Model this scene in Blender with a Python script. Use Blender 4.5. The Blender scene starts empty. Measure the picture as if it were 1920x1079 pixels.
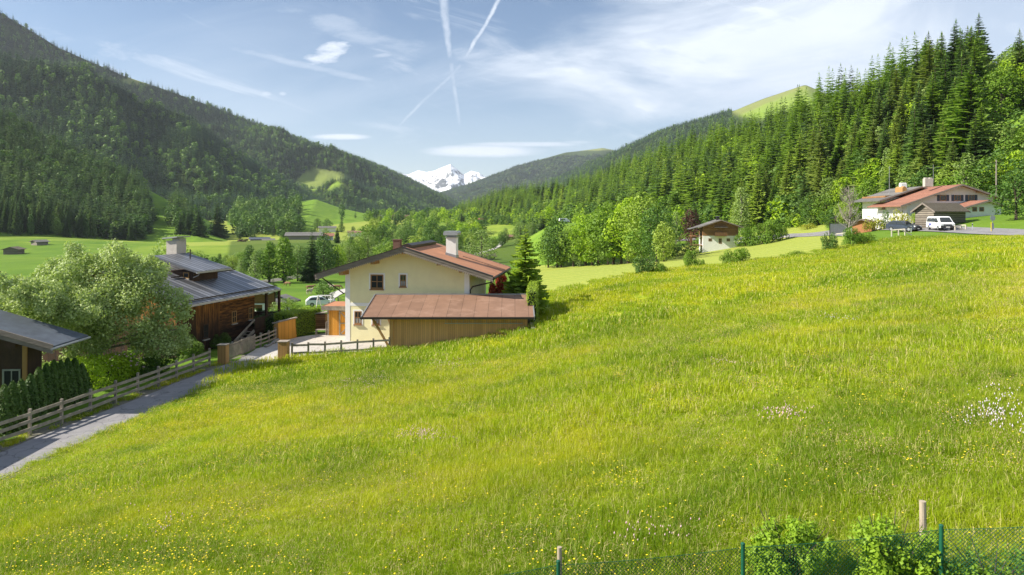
import bpy, bmesh, math, random
import numpy as np
from mathutils import Vector, Matrix, noise
random.seed(7); RNG = np.random.default_rng(7)
SC = bpy.context.scene
COL = SC.collection
F = 1280.0; HZ = 405.0; CX = 960.0
R = math.radians

def W(px, py, Y):
    return Vector(((px-CX)/F*Y, Y, (HZ-py)/F*Y))

# ------------------------------------------------------------------ node helpers
class NT:
    def __init__(s, nt): s.nt = nt; s.n = nt.nodes; s.l = nt.links
    def put(s, sock, v):
        if isinstance(v, bpy.types.NodeSocket): s.l.new(v, sock)
        elif v is not None: sock.default_value = v
    def m(s, op, a, b=None, c=None, clamp=False):
        n = s.n.new('ShaderNodeMath'); n.operation = op; n.use_clamp = clamp
        for i, v in enumerate((a, b, c)):
            if v is not None: s.put(n.inputs[i], v)
        return n.outputs[0]
    def vm(s, op, a, b=None, scale=None):
        n = s.n.new('ShaderNodeVectorMath'); n.operation = op
        s.put(n.inputs[0], a)
        if b is not None: s.put(n.inputs[1], b)
        if scale is not None: s.put(n.inputs['Scale'], scale)
        return n.outputs['Value'] if op in ('LENGTH', 'DOT_PRODUCT', 'DISTANCE') else n.outputs[0]
    def sep(s, v):
        n = s.n.new('ShaderNodeSeparateXYZ'); s.put(n.inputs[0], v); return n.outputs
    def comb(s, x, y, z):
        n = s.n.new('ShaderNodeCombineXYZ')
        for i, v in enumerate((x, y, z)): s.put(n.inputs[i], v)
        return n.outputs[0]
    def noise(s, v, scale, detail=4, rough=.55, dist=0):
        n = s.n.new('ShaderNodeTexNoise'); s.put(n.inputs['Vector'], v)
        n.inputs['Scale'].default_value = scale; n.inputs['Detail'].default_value = detail
        n.inputs['Roughness'].default_value = rough; n.inputs['Distortion'].default_value = dist
        return n.outputs[0]
    def white(s, v):
        n = s.n.new('ShaderNodeTexWhiteNoise'); n.noise_dimensions = '1D'; s.put(n.inputs['W'], v); return n.outputs['Value']
    def ramp(s, f, stops):
        n = s.n.new('ShaderNodeValToRGB'); s.put(n.inputs[0], f)
        e = n.color_ramp.elements
        while len(e) < len(stops): e.new(.5)
        for i, (p, c) in enumerate(stops):
            e[i].position = p
            e[i].color = (c, c, c, 1) if isinstance(c, (int, float)) else (*c[:3], 1)
        return n.outputs[0]
    def mix(s, f, a, b, blend='MIX'):
        n = s.n.new('ShaderNodeMix'); n.data_type = 'RGBA'; n.blend_type = blend
        s.put(n.inputs[0], f)
        s.put(n.inputs[6], (*a, 1) if isinstance(a, tuple) and len(a) == 3 else a)
        s.put(n.inputs[7], (*b, 1) if isinstance(b, tuple) and len(b) == 3 else b)
        return n.outputs[2]
    def remap(s, v, a, b, c=0., d=1.):
        n = s.n.new('ShaderNodeMapRange'); n.clamp = True
        s.put(n.inputs[0], v)
        for i, q in enumerate((a, b, c, d)): n.inputs[i+1].default_value = q
        return n.outputs[0]
    def sstep(s, v, a, b, c=0., d=1.):
        n = s.n.new('ShaderNodeMapRange'); n.interpolation_type = 'SMOOTHSTEP'
        s.put(n.inputs[0], v)
        for i, q in enumerate((a, b, c, d)): n.inputs[i+1].default_value = q
        return n.outputs[0]
    def bump(s, h, strength, dist=.02):
        n = s.n.new('ShaderNodeBump'); s.put(n.inputs['Height'], h)
        n.inputs['Strength'].default_value = strength; n.inputs['Distance'].default_value = dist
        return n.outputs[0]

def newmat(name):
    m = bpy.data.materials.new(name); m.use_nodes = True
    m.node_tree.nodes.clear(); g = NT(m.node_tree)
    out = g.n.new('ShaderNodeOutputMaterial'); b = g.n.new('ShaderNodeBsdfPrincipled')
    g.l.new(b.outputs[0], out.inputs[0])
    return m, g, b, out

def mat(name, c1, c2=None, scale=4., rough=.8, bump=.0, stretch=(1, 1, 1), metal=0., planks=None, gap=.05, tone=.25,
        spec=.3, dirt=None, seams=None):
    """mottled surface; planks=(axis,width) adds boards with dark joints and a tone per board"""
    m, g, b, out = newmat(name)
    tc = g.n.new('ShaderNodeTexCoord').outputs['Object']
    mp = g.vm('MULTIPLY', tc, stretch)
    c2 = c2 or tuple(x*.7 for x in c1)
    nz = g.noise(mp, scale, 7, .62)
    f = g.ramp(nz, [(.32, 0.), (.68, 1.)])
    col = g.mix(f, c1, c2)
    h = nz
    if planks:
        ax, wd = planks
        u = g.m('DIVIDE', g.sep(tc)[ax], wd)
        fr = g.m('FRACT', u); fl = g.m('FLOOR', u)
        rnd = g.white(fl)
        col = g.mix(1., col, g.ramp(rnd, [(0., 1-tone), (1., 1+tone*.4)]), 'MULTIPLY')
        e = g.m('LESS_THAN', g.m('ABSOLUTE', g.m('SUBTRACT', fr, .5)), .5-gap)
        col = g.mix(e, tuple(x*.25 for x in c2), col)
        h = g.m('ADD', g.m('MULTIPLY', nz, .4), e)
    if dirt:      # (colour, scale, low, high) stains with a shape of their own
        d = g.noise(tc, dirt[1], 5, .65)
        col = g.mix(g.remap(d, dirt[2], dirt[3]), col, dirt[0])
    g.put(b.inputs['Base Color'], col)
    b.inputs['Roughness'].default_value = rough; b.inputs['Metallic'].default_value = metal
    b.inputs['Specular IOR Level'].default_value = spec
    if bump: g.put(b.inputs['Normal'], g.bump(h, bump, .02))
    return m

def leafmat(name, ca, cb, cc=None, trans=.3, wscale=.35, rough=.55):
    m, g, b, out = newmat(name)
    geo = g.n.new('ShaderNodeNewGeometry'); oi = g.n.new('ShaderNodeObjectInfo')
    isl = geo.outputs['Random Per Island']
    wn = g.noise(geo.outputs['Position'], wscale, 3)
    f = g.m('ADD', g.m('MULTIPLY', isl, .42), g.m('MULTIPLY', oi.outputs['Random'], .38))
    f = g.m('ADD', f, g.m('MULTIPLY', g.remap(wn, .35, .65), .2))
    col = g.mix(f, ca, cb)
    if cc: col = g.mix(g.remap(oi.outputs['Random'], .8, 1.), col, cc)
    g.put(b.inputs['Base Color'], col); b.inputs['Roughness'].default_value = rough
    b.inputs['Specular IOR Level'].default_value = .25
    t = g.n.new('ShaderNodeBsdfTranslucent'); g.put(t.inputs[0], g.mix(1., col, (1., 1.1, .45), 'MULTIPLY'))
    ms = g.n.new('ShaderNodeMixShader'); ms.inputs[0].default_value = trans
    g.l.new(b.outputs[0], ms.inputs[1]); g.l.new(t.outputs[0], ms.inputs[2]); g.l.new(ms.outputs[0], out.inputs[0])
    return m

# ------------------------------------------------------------------ mesh builder
class MB:
    def __init__(s): s.v = []; s.f = []
    def add(s, vs, fs):
        o = len(s.v); s.v += [tuple(v) for v in vs]; s.f += [tuple(i+o for i in f) for f in fs]; return s
    def box(s, x0, y0, z0, x1, y1, z1):
        vs = [(x0,y0,z0),(x1,y0,z0),(x1,y1,z0),(x0,y1,z0),(x0,y0,z1),(x1,y0,z1),(x1,y1,z1),(x0,y1,z1)]
        return s.add(vs, [(0,3,2,1),(4,5,6,7),(0,1,5,4),(1,2,6,5),(2,3,7,6),(3,0,4,7)])
    def beam(s, p, q, w, h, up=(0,0,1), roll=0):
        p = Vector(p); q = Vector(q); d = (q-p).normalized(); up = Vector(up)
        sd = d.cross(up)
        if sd.length < 1e-4: sd = Vector((1,0,0))
        sd.normalize(); u = sd.cross(d).normalized()
        vs = []
        for c in (p, q):
            for a, b in ((-1,-1),(1,-1),(1,1),(-1,1)): vs.append(c+sd*a*w/2+u*b*h/2)
        return s.add(vs, [(0,1,2,3),(7,6,5,4),(0,4,5,1),(1,5,6,2),(2,6,7,3),(3,7,4,0)])
    def tube(s, p, q, r, r2=None, n=8, cap=True):
        p = Vector(p); q = Vector(q); r2 = r if r2 is None else r2; d = (q-p)
        if d.length < 1e-6: return s
        d.normalize(); a = d.orthogonal().normalized(); b = d.cross(a); vs = []
        for c, rr in ((p, r), (q, r2)):
            for k in range(n):
                t = 2*math.pi*k/n; vs.append(c+(a*math.cos(t)+b*math.sin(t))*rr)
        fs = [(k, (k+1) % n, n+(k+1) % n, n+k) for k in range(n)]
        if cap: fs += [tuple(range(n-1, -1, -1)), tuple(range(n, 2*n))]
        return s.add(vs, fs)
    def path(s, pts, r, n=6):
        rr = r if isinstance(r, (list, tuple)) else [r]*len(pts)
        for i in range(len(pts)-1): s.tube(pts[i], pts[i+1], rr[i], rr[i+1], n)
        return s
    def prism(s, poly, a, b, plane='xz'):
        """polygon extruded along the third axis from a to b"""
        n = len(poly)
        mk = {'xz': lambda p, t: (p[0], t, p[1]), 'yz': lambda p, t: (t, p[0], p[1]), 'xy': lambda p, t: (p[0], p[1], t)}[plane]
        vs = [mk(p, a) for p in poly]+[mk(p, b) for p in poly]
        return s.add(vs, [tuple(range(n)), tuple(range(2*n-1, n-1, -1))]+[(i, (i+1) % n, n+(i+1) % n, n+i) for i in range(n)])
    def ell(s, c, r, nu=10, nv=7, jit=0):
        vs = [(c[0], c[1], c[2]-r[2])]
        for j in range(1, nv):
            ph = math.pi*j/nv-math.pi/2
            for i in range(nu):
                t = 2*math.pi*i/nu; k = 1+random.uniform(-jit, jit)
                vs.append((c[0]+r[0]*k*math.cos(ph)*math.cos(t), c[1]+r[1]*k*math.cos(ph)*math.sin(t), c[2]+r[2]*k*math.sin(ph)))
        vs.append((c[0], c[1], c[2]+r[2])); L = len(vs)-1; fs = []
        for i in range(nu):
            fs.append((0, 1+(i+1) % nu, 1+i))
            for j in range(nv-2):
                a = 1+j*nu; fs.append((a+i, a+(i+1) % nu, a+nu+(i+1) % nu, a+nu+i))
            a = 1+(nv-2)*nu; fs.append((a+i, a+(i+1) % nu, L))
        return s.add(vs, fs)
    def mesh(s, name, m, off=None, smooth=False, bevel=0):
        me = bpy.data.meshes.new(name)
        vs = s.v if off is None else [(v[0]-off[0], v[1]-off[1], v[2]-off[2]) for v in s.v]
        me.from_pydata(vs, [], s.f)
        bm = bmesh.new(); bm.from_mesh(me)
        bmesh.ops.recalc_face_normals(bm, faces=bm.faces[:])
        if bevel: bmesh.ops.bevel(bm, geom=bm.edges[:], offset=bevel, segments=2, affect='EDGES', clamp_overlap=True)
        if smooth:
            for f in bm.faces: f.smooth = True
        bm.to_mesh(me); bm.free()
        if m: me.materials.append(m)
        return me

def link(o, parent=None):
    COL.objects.link(o)
    if parent: o.parent = parent
    return o
def tag(o, label, cat, group=None):
    o['label'] = label; o['category'] = cat
    if group: o['group'] = group
    return o
def thing(name, label, cat, loc=(0,0,0), rz=0, group=None):
    o = bpy.data.objects.new(name, None); o.empty_display_size = .2; o.location = loc; o.rotation_euler = (0, 0, rz)
    link(o); return tag(o, label, cat, group)
def part(name, mb, m, parent, world=False, smooth=False, label=None, bevel=0):
    """mb in the frame of the thing; world=True when mb holds world coordinates and the thing is unrotated"""
    off = parent.location if (world and parent) else None
    if world and parent and parent.parent: off = parent.parent.location
    o = bpy.data.objects.new(name, mb.mesh(name, m, off, smooth, bevel))
    link(o, parent)
    if label: o['label'] = label
    return o
def single(name, mb, m, label, cat, loc=(0,0,0), rz=0, group=None, smooth=False, world=False, bevel=0):
    o = bpy.data.objects.new(name, mb.mesh(name, m, loc if world else None, smooth, bevel)); o.location = loc; o.rotation_euler = (0,0,rz)
    link(o); return tag(o, label, cat, group)
def struct(name, me):
    o = bpy.data.objects.new(name, me); link(o); o['kind'] = 'structure'; return o
def copy_thing(src, loc, rz=0, label=None, scale=None, group=None):
    c = src.copy(); COL.objects.link(c); c.location = loc; c.rotation_euler = (0, 0, rz)
    if label: c['label'] = label
    if group: c['group'] = group
    if scale is not None: c.scale = scale
    for ch in src.children:
        d = ch.copy(); COL.objects.link(d); d.parent = c
        for g in ch.children:
            e = g.copy(); COL.objects.link(e); e.parent = d
    return c
def npmesh(name, V, Fq, m, smooth=False):
    """V (n,3), Fq (k,3|4) arrays"""
    me = bpy.data.meshes.new(name); V = np.asarray(V, dtype=np.float32); Fq = np.asarray(Fq, dtype=np.int32)
    k = Fq.shape[1]
    me.vertices.add(len(V)); me.vertices.foreach_set('co', V.ravel())
    me.loops.add(Fq.size); me.loops.foreach_set('vertex_index', Fq.ravel())
    me.polygons.add(len(Fq)); me.polygons.foreach_set('loop_start', np.arange(0, Fq.size, k, dtype=np.int32))
    me.polygons.foreach_set('loop_total', np.full(len(Fq), k, dtype=np.int32))
    if smooth: me.polygons.foreach_set('use_smooth', np.ones(len(Fq), dtype=bool))
    me.update(calc_edges=True); me.validate()
    if m: me.materials.append(m)
    return me
# ------------------------------------------------------------------ terrain
ctrl = []
def cp(px, py, Y): ctrl.append(((px-CX)/F*Y, Y, (HZ-py)/F*Y))
def cz(X, Y, z): ctrl.append((X, Y, z))
for px, lst in {
    0: [(1079,14.4),(950,22.1),(893,27.6)],
    400: [(1079,13.1),(900,21.5),(800,30.8),(745,38.)],
    700: [(1079,12.3),(850,22.7),(750,33.4),(668,48.5)],
    1000: [(1079,11.4),(850,19.8),(700,34.7),(622,51),(575,70)],
    1200: [(1079,10.9),(850,17.8),(700,28.6),(600,45.3),(546,62)],
    1500: [(1079,10.3),(850,15.5),(700,22.6),(600,34),(540,48),(506,66)],
    1900: [(1079,9.5),(850,13.5),(700,19),(600,27),(520,39),(470,57)]}.items():
    for py, Y in lst: cp(px, py, Y)
# edge of the tall meadow
for p in [(1060,545,75),(1130,528,77),(1200,515,80),(1300,504,82),(1400,492,84),(1500,479,86),(1600,462,90),(1700,444,97),(1800,441,92),(1920,441,84),(2200,441,70)]: cp(*p)
# mown field behind it
for p in [(1020,540,98),(1060,520,135),(1150,507,140),(1200,507,125),(1300,490,128),(1400,473,145),(1500,455,150),(1560,440,175),(1640,434,150),
          (1060,505,170),(1150,499,175),(1250,489,185),(1330,463,226),(1450,443,215),(1540,433,200)]: cp(*p)
# right, past the road
for p in [(1650,430,130),(1700,420,125),(1780,404,125),(1900,400,115),(2200,395,90),(1650,405,180),(1850,385,140),(2150,370,115),(1350,432,270),(1150,445,360),(1060,415,560)]: cp(*p)
# lane, old house terrace
for X, Y, z in [(-22.5,18,-10.4),(-21.9,25,-10.5),(-21,34,-10.5),(-19.6,43,-10.5),(-18,51,-10.5),(-27,30,-10.5),(-27,45,-10.7),(-34,40,-10.8),(-25,58,-10.9),(-34,55,-11.4),
                (-17,56,-10.5),(-10,58,-10.5),(0,58,-9.6),(-19,66,-11.2),(-10,72,-11.2),(-2,72,-10.2),(-60,40,-12),(-50,70,-14.5)]: cz(X, Y, z)
for p in [(500,600,85),(560,562,138),(620,555,140),(600,540,190),(560,525,235),(640,520,245),(530,515,256),(430,505,290),(400,455,583),(480,452,530),(560,450,530),(450,425,830),(700,455,420),
          (20,478,385),(65,460,440),(100,447,500),(-400,447,480),(-500,520,250),(-300,700,60),(250,455,520),(340,455,480),(150,490,300),(300,500,280),(200,540,170),(640,415,1000),
          (860,405,1400),(760,412,1400),(940,430,700),(910,487,340),(850,462,450),(1000,480,340),(1000,520,210),(900,520,230),(800,510,260),(950,545,120),(1060,490,240),(1000,440,560)]: cp(*p)
for px in (-600, 0, 500, 900, 1400, 2000, 2600):
    for Y, z in ((2200, 0), (5000, 10), (9500, 20)): cz((px-CX)/F*Y, Y, z)
for X in (-30, -10, 10, 30): cz(X, -12, -6.0+.07*X-.0*X)
cz(40, 5, -3.0); cz(-30, 5, -9.5); cz(-45, 20, -10.6); cz(60, 30, -1.5)
C = np.array(ctrl)
def _uv(X, Y):
    s = Y+25.; return np.clip(X/s, -1.6, 1.6), np.log(np.maximum(s, 3.))*.9
cu, cv = _uv(C[:,0], C[:,1]); n_ = len(C)
def _k(r2): return np.where(r2 > 1e-12, .5*r2*np.log(np.maximum(r2, 1e-12)), 0)
# heights are fitted as tangents so that near and far weigh alike
sc_ = C[:,1]+25.
K_ = _k((cu[:,None]-cu[None])**2+(cv[:,None]-cv[None])**2)+np.eye(n_)*2e-4
P_ = np.c_[np.ones(n_), cu, cv]
A_ = np.block([[K_, P_], [P_.T, np.zeros((3,3))]])
w_ = np.linalg.solve(A_, np.r_[C[:,2]/sc_, 0, 0, 0])
LANE = np.array([(-22.6,10),(-22.3,20),(-21.9,25),(-21.6,29),(-21.0,34.5),(-20.3,38.5),(-19.8,43),(-19.2,47),(-18.3,50.5),(-17.2,54)], float)
YARD = [(-19.9,49.3),(-16.6,50.2),(-16.45,51.0),(-9,51.5),(1.3,51.5),(1.3,56.5),(-3,64),(-14,64),(-16.3,61.5),(-18.6,59),(-20.2,54)]
def inpoly(X, Y, poly):
    X = np.asarray(X); Y = np.asarray(Y); r = np.zeros(X.shape, bool); j = len(poly)-1
    for i in range(len(poly)):
        xi, yi = poly[i]; xj, yj = poly[j]
        c = ((yi > Y) != (yj > Y)) & (X < (xj-xi)*(Y-yi)/((yj-yi) or 1e-9)+xi)
        r ^= c; j = i
    return r
def lane_dist(X, Y):
    d = np.full(np.shape(X), 1e9)
    for i in range(len(LANE)-1):
        a = LANE[i]; b = LANE[i+1]; ab = b-a
        t = np.clip(((X-a[0])*ab[0]+(Y-a[1])*ab[1])/(ab@ab), 0, 1)
        d = np.minimum(d, np.hypot(X-a[0]-t*ab[0], Y-a[1]-t*ab[1]))
    return d
def zg(X, Y):
    X = np.asarray(X, float); Y = np.asarray(Y, float); sh = X.shape
    x = X.ravel(); y = Y.ravel(); out = np.empty(x.shape)
    for i in range(0, len(x), 20000):
        u, v = _uv(x[i:i+20000], y[i:i+20000])
        r2 = (u[:,None]-cu[None])**2+(v[:,None]-cv[None])**2
        out[i:i+20000] = (_k(r2)@w_[:n_]+w_[n_]+w_[n_+1]*u+w_[n_+2]*v)*(y[i:i+20000]+25.)
    d = lane_dist(x, y); t = np.clip((d-1.9)/1.3, 0, 1); t = t*t*(3-2*t)
    out = np.where(d < 3.3, (-10.55)*(1-t)+out*t, out)
    out = np.where(inpoly(x, y, YARD), -10.62, out)
    return out.reshape(sh)
def gz(X, Y): return float(zg(np.array([X]), np.array([Y]))[0])
def hit(px, py, y0=6., y1=3000.):
    """where the ray of an image point meets the ground"""
    Ys = np.geomspace(y0, y1, 900); z = zg((px-CX)/F*Ys, Ys); ray = (HZ-py)/F*Ys
    k = np.argmax(ray < z)
    if not (ray < z).any(): k = len(Ys)-1
    Y = Ys[k]; return Vector(((px-CX)/F*Y, Y, float(z[k])))

def near_mask(X, Y):   # tall flowering meadow
    px = CX+F*X/np.maximum(Y, .1)
    edge = np.interp(px, [960,1060,1130,1200,1300,1400,1500,1600,1700,1800,1920,2300], [73,75,77,80,82,84,86,90,95,90,82,66])
    lx = np.interp(Y, LANE[:,1], LANE[:,0])
    m = (Y > 3) & (Y < edge) & (X > lx+1.45) & ~inpoly(X, Y, YARD)
    m &= ~((Y > 50.3) & (X < 1.75))
    return m

aa = np.unique(np.r_[np.linspace(-2.6,-.95,30), np.linspace(-.95,.95,330), np.linspace(.95,2.6,30)])
yy = [-14.]
while yy[-1] < 72: yy.append(yy[-1]+.4)
while yy[-1] < 9300: yy.append(yy[-1]*1.02)
yy = np.array(yy)
GA, GY = np.meshgrid(aa, yy); GX = np.clip(GA*(GY+16), -8300, 8300)
GZ = zg(GX, GY)
rows, cols = GX.shape
idx = np.arange(rows*cols).reshape(rows, cols)
Fq = np.stack([idx[:-1,:-1], idx[:-1,1:], idx[1:,1:], idx[1:,:-1]], -1).reshape(-1, 4)

# what grows or lies on each stretch of ground: R tall meadow, G mown/valley meadow, B dark wood floor
cover = np.zeros((rows, cols, 4), np.float32); cover[..., 3] = 1
nm = near_mask(GX, GY); cover[..., 0] = nm
PXG = CX+F*GX/np.maximum(GY, .1)
mown = (~nm) & (PXG > 1000-(GY-60)*.1) & (GY > 60) & (GY < 240) & ((PXG < 1590-(GY-90)*.35))
cover[..., 1] = np.maximum(mown, .8*((PXG > 330) & (PXG < 760) & (GY > 420) & (GY < 1100)))
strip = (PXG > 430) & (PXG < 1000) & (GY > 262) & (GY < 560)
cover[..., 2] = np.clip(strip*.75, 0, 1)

M = {}
def ground_mat():
    m, g, b, out = newmat('meadow_ground')
    geo = g.n.new('ShaderNodeNewGeometry'); P = geo.outputs['Position']
    at = g.n.new('ShaderNodeAttribute'); at.attribute_name = 'cover'
    cr = g.sep(at.outputs['Color'])
    n1 = g.noise(P, .045, 5, .6); n2 = g.noise(P, .9, 5, .65); n3 = g.noise(g.vm('MULTIPLY', P, (1., .25, 1.)), 2.2, 5, .7)
    base = g.mix(g.remap(n1, .3, .7), (.075, .15, .016), (.15, .24, .025))
    base = g.mix(g.remap(n2, .35, .75, 0, .4), base, (.07, .16, .012))
    tall = g.mix(g.remap(n2, .3, .7), (.15, .24, .012), (.30, .34, .02))
    rot = g.vm('DOT_PRODUCT', P, (.22, .97, 0.)); st = g.m('SINE', g.m('ADD', g.m('MULTIPLY', rot, 1.1), g.m('MULTIPLY', n1, 14)))
    mow = g.mix(g.remap(n3, .25, .75), (.23, .29, .045), (.37, .385, .08))
    mow = g.mix(g.remap(st, -.3, 1, 0, .45), mow, (.17, .25, .035))
    far = g.mix(g.remap(g.noise(P, .010, 5, .65), .44, .58), base, (.24, .31, .04))
    c = g.mix(g.remap(g.sep(P)[1], 300., 420.), base, far)
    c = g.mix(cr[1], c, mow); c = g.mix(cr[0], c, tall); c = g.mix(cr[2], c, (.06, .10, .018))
    g.put(b.inputs['Base Color'], c); b.inputs['Roughness'].default_value = .95; b.inputs['Specular IOR Level'].default_value = .1
    g.put(b.inputs['Normal'], g.bump(g.m('ADD', n3, g.noise(P, 6., 4, .7)), .5, .12))
    return m
M['ground'] = ground_mat()
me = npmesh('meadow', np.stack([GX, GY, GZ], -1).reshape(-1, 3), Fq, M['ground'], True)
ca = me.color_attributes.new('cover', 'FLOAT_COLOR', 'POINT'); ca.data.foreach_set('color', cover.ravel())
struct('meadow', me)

# ------------------------------------------------------------------ hillsides and mountains as lofted sheets
def loft(name, foot, ridge, m, nt=90, ns=50, prof=1.2, amp=20, nsc=.004, back=500, seed=0, rough=1.0, clears=()):
    """foot, ridge: lists of (px, py, Y) with the same number of knots"""
    f = np.array([tuple(W(*p)) for p in foot]); r = np.array([tuple(W(*p)) for p in ridge])
    k = np.linspace(0, 1, len(f)); T = np.linspace(0, 1, nt)
    fi = np.stack([np.interp(T, k, f[:,i]) for i in range(3)], -1); ri = np.stack([np.interp(T, k, r[:,i]) for i in range(3)], -1)
    fi[:,2] = zg(fi[:,0], fi[:,1])-1.5
    S = np.linspace(0, 1, ns); V = np.zeros((nt, ns+6, 3))
    for j, s in enumerate(S):
        V[:,j,:2] = fi[:,:2]*(1-s)+ri[:,:2]*s
        V[:,j,2] = fi[:,2]+(ri[:,2]-fi[:,2])*s**prof
    for i in range(nt):
        for j in range(ns):
            s = S[j]; p = V[i,j]
            q = Vector((p[0]*nsc+seed, p[1]*nsc, p[2]*nsc*.6))
            nz = noise.fractal(q, 1.0, 2.0, 5)+.6*(1-abs(noise.noise(q*1.7))*2)
            V[i,j,2] += amp*nz*rough*min(1, s*3)*(1-.97*s**4)*min(1, max(.12, ri[i,2]/520))
    for j in range(6):
        q = (j+1)/6; V[:,ns+j,:2] = ri[:,:2]*(1+.0*q)+np.array([0, back*q]); V[:,ns+j,2] = V[:,ns-1,2]*(1-q)-60*q+(V[:,ns-1,2]-V[:,ns-1,2])
    idx = np.arange(nt*(ns+6)).reshape(nt, ns+6)
    Fq = np.stack([idx[:-1,:-1], idx[1:,:-1], idx[1:,1:], idx[:-1,1:]], -1).reshape(-1, 4)
    me = npmesh(name, V.reshape(-1, 3), Fq, m, True)
    Q = V.reshape(-1, 3); px = CX+F*Q[:,0]/Q[:,1]; py = HZ-F*Q[:,2]/Q[:,1]; cc = np.zeros((len(Q), 4), np.float32); cc[:,3] = 1
    for (x, y, rx, ry) in clears: cc[:,0] = np.maximum(cc[:,0], np.clip((1.25-((px-x)/rx)**2-((py-y)/ry)**2)*2.5, 0, 1))
    me.color_attributes.new('cover', 'FLOAT_COLOR', 'POINT').data.foreach_set('color', cc.ravel())
    o = struct(name, me)
    return V[:, :ns]
def sample(V, dens, maxn=200000):
    """points spread evenly over a sheet; returns (n,3) and the (t,s) of each"""
    a = V[:-1,:-1]; b = V[1:,:-1]; c = V[1:,1:]; d = V[:-1,1:]
    ar = .5*(np.linalg.norm(np.cross(b-a, c-a), axis=-1)+np.linalg.norm(np.cross(c-a, d-a), axis=-1))
    n = int(min(maxn, ar.sum()*dens)); p = (ar/ar.sum()).ravel()
    k = RNG.choice(len(p), n, p=p); i, j = np.unravel_index(k, ar.shape)
    u = RNG.random(n)[:,None]; v = RNG.random(n)[:,None]
    P = (a[i,j]*(1-u)+b[i,j]*u)*(1-v)+(d[i,j]*(1-u)+c[i,j]*u)*v
    return P, (i+u[:,0])/(V.shape[0]-1), (j+v[:,0])/(V.shape[1]-1)
def topx(P): return CX+F*P[:,0]/P[:,1], HZ-F*P[:,2]/P[:,1]

def slope_mat(name, grass, grass2, wood, alp=None, treeline=None, woodmask=None):
    m, g, b, out = newmat(name)
    geo = g.n.new('ShaderNodeNewGeometry'); P = geo.outputs['Position']
    n = g.noise(P, .01, 5, .6); n2 = g.noise(P, .08, 5, .65)
    c = g.mix(g.remap(n2, .3, .7), grass, grass2)
    at = g.n.new('ShaderNodeAttribute'); at.attribute_name = 'cover'
    c = g.mix(g.sep(at.outputs['Color'])[0], c, g.mix(g.remap(g.sep(P)[1], 2250., 2600.), g.mix(n, (.17, .28, .03), (.25, .34, .05)), g.mix(n, (.16, .20, .05), (.23, .24, .08))))
    g.put(b.inputs['Base Color'], c); b.inputs['Roughness'].default_value = .95; b.inputs['Specular IOR Level'].default_value = .1
    g.put(b.inputs['Normal'], g.bump(n2, .6, 3.))
    return m
M['hill'] = slope_mat('hillside_grass', (.10, .20, .02), (.19, .29, .03), None)
M['floor'] = slope_mat('forest_floor', (.035, .06, .012), (.06, .085, .02), None)
M['alp'] = slope_mat('alpine_grass', (.15, .20, .035), (.22, .24, .06), None)

VR = loft('forest_hillside',
    [(860,412,880),(960,412,740),(1060,420,540),(1150,449,350),(1250,444,292),(1350,436,262),(1450,432,240),(1550,422,210),(1650,408,176),(1750,394,150),(1850,388,138),(1950,384,128),(2200,374,110)],
    [(p, HZ-F*((HZ-s)/F*Y-21)/Y, Y) for p, s, Y in [(860,385,1100),(960,345,950),(1060,338,800),(1150,308,650),(1250,266,520),(1350,228,460),(1450,200,400),(1550,150,350),(1650,100,300),(1750,74,270),(1850,68,240),(1950,25,220),(2200,0,200)]],
    M['hill'], 150, 50, 1.0, 2.5, .015, 300, 3)
VL = loft('left_hillside',
    [(-500,462,470),(-200,460,470),(0,458,500),(100,456,520),(200,454,560),(300,452,560),(380,450,560),(455,442,600)],
    [(p, HZ-F*((HZ-s)/F*Y-20)/Y, Y) for p, s, Y in [(-500,20,980),(-200,110,900),(0,190,850),(64,228,830),(170,275,790),(264,315,750),(341,354,720),(430,420,700)]],
    M['hill'], 110, 50, 1.15, 5, .01, 300, 5)
VM2 = loft('wooded_mountain',
    [(-500,450,900),(-200,450,900),(0,440,950),(150,430,1000),(256,430,1050),(354,425,1100),(450,425,1100),(540,415,1150),(640,408,1250)],
    [(-500,-20,1500),(-200,60,1500),(0,106,1500),(162,130,1550),(256,189,1600),(354,219,1700),(426,279,1750),(512,330,1850),(620,395,1900)],
    M['floor'], 160, 70, 1.25, 75, .0035, 700, 9)
VM3 = loft('high_ridge',
    [(-600,430,1700),(-200,400,1700),(0,380,1800),(170,380,1900),(270,380,2000),(430,400,2100),(560,395,1900),(640,405,1600),(720,412,1700),(800,412,2200),(900,410,3400)],
    [(-600,-260,2300),(-200,-80,2300),(0,24,2400),(110,90,2500),(230,143,2600),(360,186,2800),(500,240,3100),(600,280,3400),(700,309,3800),(780,344,4300),(862,386,4800)],
    M['floor'], 240, 90, 1.2, 125, .0022, 900, 14, clears=[(265,152,34,9),(600,338,42,20)])
VR1 = loft('grassy_mountain',
    [(880,400,3000),(1000,400,2200),(1100,400,1600),(1200,400,1300),(1300,400,1100),(1450,400,1000),(1600,400,1000),(2000,400,1000)],
    [(960,384,4600),(1020,347,4300),(1100,308,4000),(1240,246,3500),(1380,207,3000),(1430,186,2800),(1510,160,2600),(1700,240,2300)],
    M['floor'], 150, 60, 1.15, 45, .003, 700, 21, clears=[(1470,192,115,34)])
VR2 = loft('distant_mountain',
    [(760,420,5000),(850,412,5000),(930,405,5000),(1000,400,5000),(1100,395,5000),(1300,395,5000)],
    [(815,366,7200),(880,345,7200),(970,311,7200),(1060,287,7200),(1130,278,7200),(1300,310,7200)],
    M['floor'], 130, 50, 1.1, 110, .0016, 900, 33, clears=[(1110,279,50,4)])
VK = loft('valley_knoll',
    [(420,452,640),(500,446,680),(560,440,700),(620,428,800),(700,420,900),(780,418,1000)],
    [(430,398,1150),(520,386,1180),(592,374,1200),(640,391,1200),(700,404,1180),(790,413,1150)],
    M['hill'], 60, 30, 1.1, 3, .01, 200, 41)
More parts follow.
